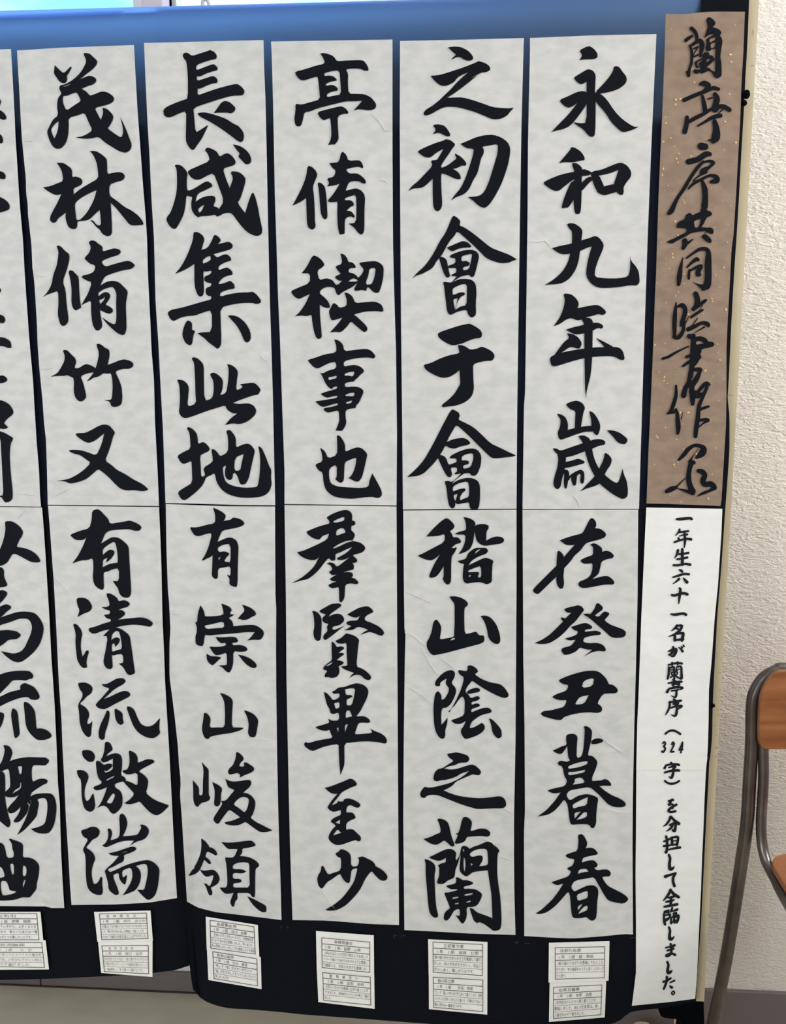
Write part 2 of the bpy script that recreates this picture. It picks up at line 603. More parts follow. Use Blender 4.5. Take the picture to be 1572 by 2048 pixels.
# little scuffs on the pale edge
V, F = [], []
for px, py, w, h in [(1506, 65, 1, 16), (1451, 1410, 5, 1), (1436, 1419, 2, 2), (1437, 1430, 2, 2), (1428, 1452, 2, 2), (1434, 1470, 2, 2), (1433, 1495, 2, 3), (1424, 1511, 3, 1),
                     (1432, 1513, 2, 2), (1440, 1380, 2, 2), (1440, 1345, 2, 2), (1443, 1318, 2, 1), (1413, 1700, 2, 2), (1404, 1902, 2, 2), (1405, 1959, 2, 2), (1460, 790, 5, 1), (1465, 791, 1.5, 2),
                     (1418, 1829, 2, 2), (1505, 131, 9, 0.8), (1497, 360, 1.5, 2), (1412, 1735, 2, 2)]:
    b0 = len(V)
    for a in range(6):
        V.append(at_y(px + w / 2 * math.cos(a * math.pi / 3 + 0.4), py + h / 2 * math.sin(a * math.pi / 3 + 0.4), BF - 0.0006))
    F.append(tuple(b0 + i for i in (5, 4, 3, 2, 1, 0)))
tag(mesh('scuff_marks', V, F, M['dent'], bd), 'small dark dents along the pale edge', kind='stuff')
# feet
fx = at_y(1298, 2040, 0.2).x
far = at_z(1298, 2037, 0.055)
fx2 = at_z(1347, 2043, 0.055).x
boxes('foot', [((fx - 0.019, -0.2, 0.004), (fx + 0.019, far.y, 0.055))], M['cream'], bd, 0.013)
boxes('foot', [((fx2 - 0.016, -0.2, 0.004), (fx2 + 0.016, far.y - 0.015, 0.055))], M['cream'], bd, 0.013)
boxes('foot_bar', [((fx, -0.16, 0.01), (fx2 + 0.03, -0.13, 0.04))], M['cream'], bd, 0.005)
xp = at_y(1385, 2020, 0.06).x
boxes('support_leg', [((xp - 0.014, PB + 0.026, 0.0), (xp + 0.014, PB + 0.05, 1.5))], M['cream'], bd, 0.003)
xp = at_y(1010, 2050, 0.06).x
boxes('support_leg', [((xp - 0.014, PB + 0.01, 0.0), (xp + 0.014, PB + 0.034, 1.5))], M['cream'], bd, 0.003)

bd2 = empty('display_board')
tag(bd2, 'display board hidden under the left black cloth, left of the joint', 'board')
xl2 = at_y(-480, 1000, 0).x
boxes('panel', [((xl2, PB, at_y(200, 1940, PB).z), (jx - 0.125, PB + 0.008, ztop))], M['blackplain'], bd2)
boxes('support_leg', [((xl2 + 0.03, PB + 0.008, 0.0), (xl2 + 0.06, PB + 0.036, 1.5))], M['cream'], bd2, 0.003)
boxes('foot', [((xl2 + 0.027, -0.16, 0.0), (xl2 + 0.063, PB + 0.008, 0.045))], M['cream'], bd2, 0.012)

# ------------------------------------------------------------------ black cloths
jl = [(314, 13), (326, 400), (344, 1050), (358, 1550), (363, 1715), (371, 1830), (379, 1930)]
edgeR = pts('''1499 -18 1496 60 1493 120 1491 150 1489 200 1483 300 1478 395 1474 460 1468 550 1463 640 1458 750 1455 800 1459 830 1459 900 1455 960
 1450 1025 1443 1130 1434 1240 1431 1300 1428 1351 1426 1401 1425 1427 1424 1478 1421 1509 1418 1528 1417 1560 1412.6 1635 1403 1832 1397.6 1911 1393 1975 1392 2003''')
botR = pts('''386 1979 396 1992 415 2005 435 2012 460 2017 500 2019 560 2024 605 2029 700 2036 860 2048 1000 2057 1120 2060 1180 2055 1218 2049 1236 2044 1248 2035
 1253 2027 1262 2024 1272 2022 1302 2018 1330 2016.5 1360 2010 1392 2003''')
leftR = jl + [(382, 1955), (386, 1979)]
topR = [(314, 13), (600, top_line(600)), (1000, top_line(1000)), (1499, -18)]
c_r = sheet('black_cloth', leftR, edgeR, M['cloth'], 0.0, topR, botR, cell=16, wr=False, opaque=M['cloth2'])
tag(c_r, 'wide black cloth hanging behind the four right calligraphy columns and the title strips', 'cloth', 'black backing cloths')
leftL = [(-560, 36), (-410, 1980)]
rightL = jl[:-1] + [(379, 1931)]
botL = pts('-410 1980 -230 1972 0 1960 90 1958 180 1954 290 1948 330 1943 352 1940 379 1931')
topL = [(-560, 36), (0, 21.5), (314, 13)]
c_l = sheet('black_cloth', leftL, rightL, M['cloth'], -0.0025, topL, botL, cell=16, wr=False, opaque=M['cloth2'])
tag(c_l, 'black cloth behind the two leftmost columns, its hem higher off the floor', 'cloth', 'black backing cloths')
# unseen black sheets added behind the cloths, blocking light below the top
def clip_top(poly, y0):
    q = [p for p in poly if p[1] > y0]
    f = next(i for i, p in enumerate(poly) if p[1] > y0)
    a, c = poly[f - 1], poly[f]
    k = (y0 - a[1]) / (c[1] - a[1])
    return [(a[0] + (c[0] - a[0]) * k, y0)] + q


sheet('light_block', [(x + 2, y) for x, y in clip_top(leftR, 240)], [(x - 0.3, y) for x, y in edgeR], M['blackplain'], -0.0022, [(clip_top(leftR, 240)[0][0] + 2, 240), (1335, 238), (1400, -10), (1498.7, -18)], [(x, y - 2) for x, y in botR], cell=24, wr=False, parent=c_r)
sheet('light_block', clip_top(leftL, 240), [(x - 3, y) for x, y in clip_top(rightL, 240)], M['blackplain'], -0.005, None, [(x, y - 2) for x, y in botL], cell=24, wr=False, parent=c_l)
# rail along the cloths' top edge, white to imitate the light it catches
for nm, x0, x1, dy, cl in (('top_rail', -560, 247, 0.0, c_l), ('top_rail', 251, 313, 0.003, c_l), ('top_rail', 315, 1499, -0.001, c_r)):
    a = at_y(x0, top_line(x0), 0.008); c = at_y(x1, top_line(x1), 0.008)
    za = (a.z + c.z) / 2
    boxes(nm, [((a.x, 0.004, pz - 0.0035), (c.x, 0.012, pz + 0.0022 - dy))], M['wframe'], cl)
# gathered puffs of cloth at the right edge
for px, py, r_ in ((1493, 189, 0.0052), (1489, 206, 0.0035), (1426, 1411, 0.003)):
    c = at_y(px, py, -0.001)
    bm = bmesh.new()
    bmesh.ops.create_uvsphere(bm, u_segments=14, v_segments=10, radius=r_)
    for v in bm.verts:
        v.co = Vector((v.co.x, v.co.y * 0.6, v.co.z * 1.15)) * (1 + 0.12 * noise.noise(v.co * 300)) + c
    me = bpy.data.meshes.new('cloth_pucker'); bm.to_mesh(me); bm.free()
    link('cloth_pucker', me, M['blackplain'], c_r, True)
# faint chalk corner ticks on the cloth below the sheets
V, F = [], []
for px, py, w, h in [(787, 1868, 1, 9), (789, 1871, 5, 1), (803, 1868, 1, 8), (806, 1871, 5, 1), (562, 1851, 1, 6), (575, 1851, 1, 6), (1029, 1885, 8, 1), (1033, 1881, 1, 6), (1049, 1886, 10, 1), (1260, 1875, 12, 1)]:
    b0 = len(V)
    for a, c in ((0, 0), (0, h), (w, h), (w, 0)):
        V.append(on(px + a, py + c, 0.0006, False))
    F.append((b0, b0 + 1, b0 + 2, b0 + 3))
tag(mesh('chalk_ticks', V, F, mat('chalk', (0.035, 0.04, 0.055), 0.9)[0], c_r), kind='stuff')

# spare black fabric hanging below the right corner of the board
fab = pts('1322 2033 1326 2030 1330 2014 1345 2008 1370 2003 1408 2003 1407.5 2048 1406 2100 1360 2100 1366 2052 1360 2041 1350 2037 1330 2035')
V, F = [], []
n_ = len(fab)
for k in (0, 1):
    for x, y in fab:
        p = at_y(x, y, 0.043)
        if k: p = p + Vector((0, 0.03, 0))
        V.append(p + Vector((0, 0.004 * noise.noise(Vector((x * 0.05, y * 0.07, 0))), 0)))
F.append(tuple(reversed(range(n_)))); F.append(tuple(range(n_, 2 * n_)))
for i in range(n_): F.append((i, (i + 1) % n_, n_ + (i + 1) % n_, n_ + i))
tag(mesh('fabric_bundle', V, F, M['blackplain']), 'black fabric bundle hanging under the cream board corner near the feet', 'fabric')

# ------------------------------------------------------------------ calligraphy sheets
INK = {}
DATA = '''#c1a
永 1044 85
65 9 76 3.5 82 7 86 12.5 86 17 82 19 72 19 65.5 20 69 14.5
58.5 40 67 35 75 30 81 32 84 37 83.5 47 83 57 84 70 83.5 105 80 108 75.5 106 70 99 62 94 58 90.5 66 92 73.5 91.5 73.5 60 73.5 44.5 68 48 63 45.5
42 65.5 53 61 62 56.5 70 55 76 58 74.5 68 70 76 61 88 54 95.5 46 99 40 100 33.5 102 41 94 52 83 60 73 63 69 57 73 53 74.5 47.5 72
84 56 92 48 99 40 104 32 104.5 28 107 26.5 111 28 115 34 118.5 38 119.5 43 117 48 109 53.5 97 57 89 58 84 62
79 57 89 58 96 64 106 79 115 88 127 96 133 96 126 99.5 116 102.5 111 100 101 90 95 80 84 68
和 1044 280
42 26.5 50 17 55 11 56 8 60 8.5 67 13 71 19 71.5 23 66 23.5 58.5 25.5 48 25
57 26 63 26.5 69 32 68 40 68 60 67 82 64 85 60 83.5 58.5 70 59.5 50 60 36 57.5 30
23.5 49 30 45 45 39 60 36 70 33 74 34 80 37 76 40.5 68 41 57 46 48 53 42 58 37 58 31 55
57 45 67 50 60 66 53 77 50 77 46 78 45 76 49 63
76 41 82 44 76 49 68 58.5 64 56 66 50.5
79 36 90 34 100 30 107 27 113 25.5 120 29 124.5 36 124 42 119 48 115.5 54 116 60 114 63 110.5 62 107 59 104.5 50 107 43 110 34 100 38 88 40.5 79 42
78 38 88 40.5 91 47 94 54 92 60 86 59 83 54 80 46
86 56 93 53 100 51 107 50 112 55 107 59.5 99 61.5 95 63 90 62 85 59
九 1044 440
51 5 54 3.5 60 4 66 8 69 12 68 20 66 35 65 44 62 55 55 66 47 71.5 40 73 30 73.5 26 74 36 68 46 59 52 49 55 38 57 25 57 13 54 10
34 32 45 29 56 27 68 23 77 20.5 83 18 88 20 93.5 28 91.5 35 87 45 83 57 83 65 95 66.5 110 66.5 121 64.5 123 57 123.5 48 122.5 41 124.5 47 130 53 133 59 134 68 133.5 72 130 75 125 74 110 76.5 95 77.5 86 77 78 72 73 64 73.5 54 76 42 79.5 30 73 32 66 35.5 60 37 52 39 45 39 39 36
年 1044 590
47 -2 56 -1 62 4 65 10 63 15 75 12.5 85 11 90 13 95.5 18 95.5 21 92 23 87 21.5 80 24 74 25 68 28 63 29 56 26 50 28 43 33 36 35.5 43 26 47 16 49 6
67 27 74 25.5 79 27 81 31 80.5 40 80 70 78.5 90 76 100 73.5 110 73 118 72 110 71.5 95 71 60 71 33
50 39.5 57 37 68 34.5 80 31.5 87 31.5 92 34 92.5 37 90 38.5 87 37 81 40.5 70 44 61 45 56 43
51 43.5 58 44.5 64 48 68.5 55 66 61 62.5 61 57 59 53 60 46 65 40 68 36.5 69 43 60 48 53.5 54 49
31.5 72 35 69 43 66 55 63.5 70 61 85 59.5 94 59.5 105 59 111 60 115 64 117 72 116 74 112 74 106 70.5 100 69.5 85 70 70 72 55 76 43 80 36 81.5 33 79.5
84 48.5 95 54 105 59.5 105 64 94 60 92 57 88 53
歳 1044 800
50 4.5 57 1.5 63 0.5 69 3.5 72 9 70 14 68 25 67 32 60 34 60.5 22 61 12.5 56 11 52 8
40 15.5 45 16.5 50 20 52.5 27 52 36 50 43 44 45.5 41.5 42 40.5 37 43.5 30 44 22 41 18
41 39 52 34 60 32 70 30 80 29 84 32 82 36 72 36 62 39 50 43.5 44 45.5 41.5 43
76.5 12.5 81 14 85.5 20 89 27 89 33 87 39 85 40.5 81.5 37.5 79 32 79 24
96.5 34.5 104 34.5 112 37.5 119 43 120.5 46 118 50 115.5 50.5 109 48.5 103 41
35 55 39 55 44 58 55 54 70 49 83 44.5 90 44.5 95 47 94.5 51 88 52 80 55.5 70 59 60 63 50 65.5 45 65 38 60
40 62 50 60 50 70 48.5 80 45.5 90 44 99 40.5 102 37 99.5 35.5 95 37 87 40.5 76 41.5 66
47 71 57 69 64 66.5 71 69.5 71.5 72 66 73.5 57 76 47 78
47 80 51 79 54 82.5 53 90 51 100 50 101.5 48 99 47.5 93 48 85
52 88 57 84 62 81 67 79 71 82 71 90 70 95 68 95.5 66 93 67 84 63 85 62 92 61.5 97 58.5 98 56 92 56 87 53 92
64 41 70 40 76 43 78 46 79.5 52 80.5 60 83 69 88 79 95 86 103 92.5 109 95 112 88 114 80 114.5 78 116 85 119 91 120.5 100 120.5 108 119 111 115 113 110 111 103 107 95 101 88 95 83 87 78 78 74 67 71.5 57 69 48 66 44
94 60 98 61.5 102.5 67 101 74 96.5 80 92 90 88 96 80 99 73 101 66.5 104 74 96 82 88 88 78 92 70 93.5 65
#c1b
在 1044 1030
78 3.5 81 3.5 84.5 8 84.5 13 83 15 89 15.5 94 19 96 22 94.5 25.5 88 28 80 30 73 32 69 37 66 41 60 46 55 53 51 57.5 46.5 62 38.5 71 30 79 22 87 18 90.5 14 88.5 12 86 15 82 25 72 33 64 39 58 45 51 52 43 60 34 55 34.5 50 34 46.5 31.5 43 29 50 26 60 23 69 21 73 13
40.5 40.5 44 41.5 48 47 48 62 47 70 48 77 47 83 44 84.5 40.5 81 39 76 39 68 39.5 50
77.5 34 81 32 85 33 90 36.5 91.5 39 91 42 96 40.5 101 42 105 46 103.5 49 96 50.5 90.5 53 89 60 87.5 67 80 73 87 71 93 69.5 98 69.5 103 73 105.5 77 103.5 79.5 97 79 90 80 80 82 70 83.5 65 81.5 64 78 66 75.5 73 73 78 69 80 63 80.5 55 75 55.5 70 55.5 66 52 70 49.5 76 47 81 45.5 81 36
癸 1044 1190
47.5 16 55 13.5 61 12.5 63.5 11.5 68 13 71 17 67 22 61 30 55 35 50 41 43 47.5 35 53 29 55.5 20 56 14.5 54.5 23 51 32 45 40 37 47 30 51 25 56 20.5 51 20
43.5 26 46 25.5 53 28 48 32
84.5 10 86.5 9 90 11.5 92.5 14.5 91 17.5 87 20 83 23.5 87.5 25 92 20 94.5 18.5 99.5 20.5 99 23 95 27 94 29 100 33.5 108 36.5 115 39 118.5 42 118 46 115 48.5 105 49 100 47 95 42 88 36 80 29 75 25 71 23 69.5 21.5 76 21 78 22 83 15
55.5 36.5 63 34 72 31.5 77 33.5 80 36 79.5 38.5 74 39 71.5 40 71.5 42 79 41 85 40.5 90.5 43 89 45.5 82 46 75 47.5 70.5 49 69.5 53.5 76 55 85 54.5 91 56 95 60 95.5 63.5 93.5 64.5 88 63.5 80 65 76 67 70 70.5 75 66.5 80 62.5 73 62 66 59.5 62 64 56 67 49 68.5 46.5 66.5 44.5 63 46.5 60 52 59 57 57 61 51 54 52 48.5 49.5 55 48 63 45 63.5 41 60 40.5
丑 1044 1320
41.5 23 50 19 60 15.5 72 12.5 82 12 88 13.5 93 18 96.5 22 99 28 103 28 107 31 109.5 34.5 107.5 38 100 38 92 38.5 85.5 49.5 89 51.5 91.5 55 90.5 59 86 60.5 78 59.5 68 60 57 62 47.5 65 45 68.5 38 68 29 65.5 24 64 21 61 25 58 32 57.5 40 55.5 48 53.5 51.5 45.5 44 46 38 44.5 34 42 40 38.5 51 35 53 28.5 47 27.5 43.5 25.5 | 70 23.5 82.5 20 80.5 30 68 32 | 66 42 76 40 71 50 60.5 51 62 47
暮 1044 1450
51 11 55 10 60 10 63.5 13.5 62.5 22 62 38 68 36 70 27 71 15 71.5 4.5 70 2 73 1 77 3 80 7 79 17 76 29 75 35 80 35 85 40 86 43 84 50 80 59 79.5 64 85 63.5 91 63 93.5 61.5 98 62.5 101.5 67 101.5 69.5 95 69 88 69.5 93 74 102 80 112 84 118 88.5 118 92 114 94 105 93.5 98 90.5 92 84 85 77 77 70.5 65 72.5 54 74.5 50 80 54.5 86.5 63 81 68 79.5 75 78.5 83 81 87 83.5 85.5 92 84.5 103 84.5 112 82 117.5 79 117.5 76 113 65 113 59 113.5 56.5 113.5 54.5 111 53 100 52 91 48 84.5 44 90 37 98 29 102.5 22 103.5 17.5 104.5 28 97 37 87 44 77 37 78 33 77 29 75 33 73 40 71.5 49 69.5 51.5 63.5 48 58 46 47 42 46 40.5 43.5 43 40.5 49 41.5 51 42 55 40.5 52.5 37 51.5 24 47 31 44 33.5 38 31.5 35 29 40 27 46 24 51 23 50 15 | 52.5 47 60 44 67 42 75 41 74.5 44.5 67 47.5 60 49 52.5 50 | 52.5 53.5 60 53.5 72 51 71 54 62 56 53 57.5 | 60 61 68 59.5 72 65.5 65 67 57.5 68 60 65 | 57 91 66 86 75 82 74 91.5 65 93 58.5 95.5 | 59.5 100 67 98.5 64 102 60 107 | 70 99.5 74 99 74 104.5 68 107 62 108 66 104
79 18 83 15.5 88 15 92.5 17 92 19.5 86 21.5 79 22
春 1044 1660
63.5 5.5 68.5 4.5 72 9 74.5 15 73.5 19 72 21 77 20 82 21 86.5 26 86 28 78 29.5 69.5 31.5 68 37 77 34.5 82 34.5 86.5 39 85 42.5 82 43 85 46 92 45 98 45 101.5 49 100 53 94 53 91 53.5 94 59 98 64 106 68 115 72.5 120.5 77 121 80 116 84 108 83 98 80.5 93 73 88 64 82 53.5 75 55 60 57.5 55.5 65 59.5 70.5 66 67 75 63 82 63 86.5 66.5 87 72 85.5 83 85 98 83 102.5 79 103.5 76 101.5 73 99 67 100.5 59 100.5 56.5 97 55.5 85 54.5 74 52.5 70 45 79 40 84.5 35 89 28 94 20 96 15.5 95 22 91 33 81 41 71 47 61 41 63 37 62 33.5 59.5 42 56.5 53 53 56 47 53 45.5 51 43.5 58 40.5 60 33 54 32.5 51 31 49 28.5 57 25.5 63 24 64.5 13 | 65 45 73 44 76 47.5 70 48 63.5 50 | 62 74 69 71 75 69 75 77.5 70 79 63.5 81 | 63.5 87 69 84 66 89 63.5 92 | 71 87 75 86 74.5 91.5 68 94 63.5 96 67 91
#c2a
之 788 85
61.5 5.5 68 4.5 76 5 84 9 88 13 90.5 17.5 89 20 84.5 21 79 19 75.5 16.5 71 16.5 68.5 18 65 19.5 68 16 71 14 66.5 10.5
41.5 38 52 37 65 33 80 28 94 22.5 96 21 103 23 108 26 110 30 108 32.5 104 34 100 34 96 36 90 39 83 44 76 50 69 55.5 62 62.5 60 62 56.5 62 52.5 65 58 59.5 64 54 72 45 79 38.5 84.5 34 77 37 72 40 68.5 45 63 48 59 49.5 53 49 47 44.5
58 60 61 63 70 62.5 78 62.5 88 65 100 69 112 73.5 122 74.5 132 75 136.5 74 132 79 129 83 122 87 112 87.5 104 84 92 79 82 76 72 73.5 62 73 56 74 49 77.5 43 81 38 83 34.5 83 33.5 80 37 76 44 72 52 65.5
95 37 82 48 67 59 64 61 70 54 85 42
初 788 250
44 0 49 -1 56 0 60 3.5 64 10 63.5 13 60 13 56 11 52 9 48.5 9 44 10.5 48 5.5
26.5 30 36 25 47 20.5 57 17.5 59 16 64 17 69 21 69.5 23 66 27 63 32 58 39 53.5 46 54 49 61 46 67 41.5 71.5 38 69 33 70 32.5 76 36 80.5 40.5 82.5 43.5 82 46.5 77 46 74 48 70 49.5 67 50 71 52 75 56 76.5 61 74 62 69 61 62 57.5 54 54.5 53.5 60 54 75 55 91 53 96 50 98.5 46.5 97 44.5 92 44 75 44 61 38 67 33 71 28 72 22 72 16 75.5 21 69 27 64.5 34 57 44 46.5 42 41 44 40 49 40 52 35 56.5 27 48 31.5 43 36 39 37.5 33 35.5 29 32.5
75.5 21.5 84 18 93 14 103 11.5 113 11 122 14 129 19 132.5 26 132 34 130 45 126 57 122 68 115 81 109 90 104 94.5 99 93.5 94 90 90 86 87 84 84 82 91 81.5 98 80.5 103 76 108 65 112 52 115 42 118 32 118.5 21.5 110 23 100 24.5 102.5 28 102 33 99 38 97 47 95 55 90 63 86 72 82 77 77 80 71 82 65 86 69 80 76 72 82 59 87 44 90 34 91 27 83 26.5 79 24
會 788 430
67 0.5 71 2 75 6 75.5 8 74.5 12 80 14 89 20 99 28 110 37 120 41 131 45 140 50.5 136 52 130 54.5 122 55 113 52.5 105 49 98 42 90 34 82 27 72 18 68.5 24 63 30 59 37 54 46.5 49 51.5 46 57 43 61 36 65 31 67.5 25 69 20.5 73 26 66 33 60 39 53 46 42 52 30 59 20 63 10
60 37 65 35 72 32 78 29.5 83 30.5 88 35 87.5 37 82 37 74 38 70 40 66 41.5 62 39
51 48 54 47.5 57 48.5 60 51 61.5 59 63 66 64 69 62 71.5 59.5 71 57 67 54 59
63 46.5 70 43 80 40 89 39.5 94 41.5 97 46 95.5 54 93 64 91 70 88 71 85.5 68 80 69 75 70.5 70 74 65 77.5 69 73 71.5 70 66 69.5 65 68 70 66 71 64.5 71 60 62 60.5 61 58 70 55 70 49 65 49 | 76.5 47 84 45 89 44 88 51 85.5 62 78.5 63 78.5 59.5 86 57.5 86 54 82 52 77 53
55.5 77 58 76 64 77 68 76 74 73 82 72.5 89 74 93 78.5 94 88 93 102 93.5 113 91 116 88 117 84.5 114 83 108 76 109 70 111 66 113.5 63 113.5 60.5 110 59.5 102 58 90 57 80 | 67 83.5 76 79 83 78.5 83 90 82.5 103 76 104 70 108 71.5 100 76 93 81 91 80 88 75 88 67 91.5 66.5 87 | 67.5 96 72.5 94.5 71 101 69.5 108 68 101
于 788 640
49.5 16 53 13.5 63 10 74 6.5 83 4.5 86 4 93 7.5 99 12 100.5 16 99 20.5 92 21 85 23.5 77 27 68 29 63 28 56 24 51 20
33.5 51 42 49 52 44 63 40 74.5 38 74 34 72.5 28.5 77 28.5 82 30.5 87 34 95 32.5 100 30 107 33 112 36 115 41 112 46.5 105 46.5 97 48 90 50.5 90 60 90.5 70 91 78 89 86 85 90.5 80 94 75 96 68 98 61 98.5 55.5 99.5 54 97 62 91 69 84 73 77 75.5 73 75 64 74.5 57 70 61 63 65 56 66 49 64 41 60 35.5 56
會 788 815
65.5 1.5 70 3.5 74 6 75 10 73 13.5 80 17 90 22 99 30 110 41 120 45.5 130 50.5 139 54.5 135 56 125 57 117 58 111 57.5 104 51 95 42 86 33 79 26.5 71 19.5 67 26 63 33 60 39.5 66 36.5 73 35 79 34.5 84 36.5 87.5 41 83 43 75 44.5 69.5 47 63 46 58.5 43 55 50 52 54 57 55 60 59 62 65.5 68 63.5 71.5 62 71 58 65 58 63 57 66 54 74 50 83 47 91 46.5 96 49 99.5 55 99 65 95.5 75 92 78 88 77.5 86 74.5 80 75 75 78.5 68 84 66 87 73 82.5 82 80 90 80.5 96 84 98 90 98 102 97 113 94 117 88 116.5 86 113 85.5 108 79 109 72 110.5 70 108 69.5 113 67 115.5 63 113 61 104 60 93 58.5 87 57.5 84 62 83.5 66 85 72 80 76.5 75 70 76.5 68.5 75 72 73 71.5 68 64 68.5 66.5 76 64 80 60 78 55.5 70 50 57.5 45 64 40 69 34 75 27 78 22 78.5 15 79 22 73 28 67 34 60 41 48 48 35 56 19 | 77 56 82 53 90 52 90.5 58 87.5 68 79 70 78.5 66 85 64.5 85.5 61.5 82 60 77 60.5 | 67 90 74 86 84 84 85.5 90 85.5 102 79 104 75.5 106 75 103 77 98 81.5 94.5 81 92 76 92.5 71 94 67 96 | 68 99.5 72.5 98.5 71 103 70 107 68 103
#c2b
稽 788 1020
36.5 30.5 43 23 50 16 56 11 60 9 64 11.5 68 16 69 19 67 22 63.5 24 66 27 67 31 73 31 76.5 35.5 76 37.5 70 39 65.5 43 69 43.5 70.5 42 71.5 44 68 50 65.5 53 65 65 65 81 63 84.5 60 85 57 82 55 77 56.5 77 56.5 64 53 70 48 76 43 77.5 40 76.5 40.5 73 46 61 52.5 50.5 46 56 42 57.5 36 56.5 30 54 27 52 34 49 45 43 57.5 36.5 58 27 51 29.5 43 30 38 30
79 8 85 9 91 12 93 16 92 18 97 16 104 16 108 18 107.5 21.5 105.5 24 105 29 105 35 110 32 116 30 122 30.5 125.5 33 125 36.5 121 38.5 113 39.5 104 41 98 39 94 35 92.5 29 92 24 91 30 90 37 87 44 83 47 77 49.5 73.5 50 78 44 81 36 81.5 28 72 28 69 27 75 24.5 82 23 82 17 81 12
72.5 58 77 57 82 55.5 84 50 88 46 93 43 99 43 105 43 107.5 46.5 105 50 96 53 88 58 85 63 95 58 104 54 110 56 113.5 58 112 62 111.5 75 111.5 82 106 85 101 83 97 82 88 83 83 84 79.5 82 78 76 79 65 80 61.5 75 60.5 | 91.5 50.5 94 46 99 44.5 96 47 | 84 69 92 66 99 63.5 99.5 76.5 95 77 97.5 70.5 90 70.5 85 71 | 85 74 88 74.5 85.5 77
山 788 1180
63 7.5 69 7 76 8.5 82 12 84.5 15.5 83 18.5 80 20.5 80 35 80.5 50 86 49.5 92 47.5 94.5 48 96 51 100 52 102 51.5 103 55 102.5 59 98 61.5 88 64 75 67.5 60 71.5 50 73.5 45 74.5 41 72 37.5 66 37 60 40 55 43 47 44.5 37 48 33 51.5 37 54 42.5 53 50 52 56.5 60 55 68.5 53.5 68.5 48 69 40 69 28 69 16 66 12 | 64 57.5 66 55 69.5 54.5 69 56.5
98.5 29.5 105 29 111 32 117 40 120 49 121.5 57 119.5 61.5 115 61.5 110 58 107 53 106 45 103 36
陰 788 1325
63 57 65 53 70 44.5 73 38 77 29 80 17 75 14 72.5 9.5 75 8.5 82 10 84 8 83.5 4 87 3 92 5 95.5 9 95.5 11 91.5 13.5 100 19 110 23 121 24.5 127 30 131 37 129 40 125 40.5 118 38 108 33 98 27 89 20.5 87 23 83 28 81 33 85 37 87.5 41 93 38.5 97 38.5 98 41 95 43.5 88 45 88.5 48.5 93 46.5 97 47 98 49.5 95 51 88 53 88 57 95 54 102 51.5 108 51.5 111.5 55 110 57.5 104 58.5 97 61 89 67 87 71 86 75 91 74 98 70 100 68.5 103 71.5 103.5 75.5 100 80 93 84 82 87.5 79 85.5 76 80 76.5 76 79 73 82 66.5 76 70 70 70 65.5 67 65.5 65.5 72 63.5 80 60 80.5 50 80.5 43 78 38 73 43 70 48 66 52 62 55.5
84 36 83 33 88 30 95 28.5 98.5 31 97 33.5 90 35
47.5 27 46.5 24 48 20 54 13.5 60 9.5 66 8.5 69.5 11 69 17 65 23.5 70 28.5 71 33 69 39 65 47 60 51.5 54.5 52 53.5 60 54 71 57 68 61 62.5 60.5 70 58 78 58.5 83 57 86.5 54.5 87 51 85 47.5 79 45.5 70 45 59 45 48 46.5 36 50 32 54 37 54 43 58 41 62 34 62.5 29 58.5 24 60 18 56 20.5 52.5 23 52.5 27
108 63.5 112 65 117 70 122 76 123 84 120 86.5 117 86 112 80 111 72
之 788 1485
60 13 66 12 71 11 79 13 84 15 86 18.5 84 22.5 80 23 75 23 69 26 63 27 57 29.5 64 31 72 30 81 27 88 25 92 26 97 30 99.5 34 97 37.5 93 37 90 36 83 39 75 42.5 70 45 67 49 62 52 56.5 54.5 64 58 74 61 88 63 100 63.5 110 62.5 120 61 124 62.5 127 66 128 71.5 125 75 113 75 95 76 88 74 78 71 65 66 55 62 50 60 42 59.5 37 61 35 63.5 31 62.5 29.5 59 31 55 35 50 38 51.5 45 51 53 49 63 46.5 73 42 80 37.5 85.5 32.5 77 35 70 39.5 60 42.5 53 43 49 44.5 45 43 45 38 47 33 50.5 30 55 29.5 60 26 68.5 21 63 17.5
蘭 788 1635
49 2 52 1 57 2.5 61 5 63 10 64.5 18 67 26 69 31 68 33 65 33 61 29 57 26 53 29 48 31.5 42 30 37 27 33.5 24.5 41 22.5 48 19 53.5 17 52 8
78 0 82 -1 87 2 89 6 88 11 87 15.5 92 14.5 97 12.5 105 13 110 17 109 20.5 107 22 100 21 90 21.5 83 22 81 27 76 29.5 70 30 69 28.5 73 20 70 18.5 74 17.5
34.5 47.5 40 48.5 46 53 47.5 58 46 66 46.5 78 47 90 48 102 50.5 112 49 114 45 114 40.5 109 39 100 38 88 37 76 36 64 36 52
39.5 45.5 47 42 57 37 63 35.5 68 37 71 40.5 70 47 71 49 75 43 76.5 34 79 32 83 33 86 36 90 33.5 98 31 105 27.5 110 28 116 33 120.5 38 118 41 117.5 52 117.5 65 119 78 121 90 122 105 122.5 120 121 128 113.5 129.5 109 126 103 121.5 97 119 95 120.5 91 118 88 110 86 103 90 104 94 108 101 110.5 108 113 112 115 111.5 100 111 88 109 75 107 62 107 60 99 61 90 62 85 66 82 67.5 77 64 74.5 60 75 52 76 42 74 47 73 52 70 59 69 68 66 70 61.5 71.5 57 75.5 53 76 49 75 49 73 51.5 66 51.5 56.5 49.5 55 54 52 59 51.5 59 46 54 49 50 49.5 43 47.5 | 86 41 92 37 99 35.5 106 36 107 45 107 54 103 55 97 55.5 101 49 101 44 97 43 90 45 87 44 | 87 52 90 53 88 55.5 | 79.5 45 81 48 81.5 55 80.5 62 79.5 60 79 52 | 78.5 35.5 80 37 79.5 40 78.5 38
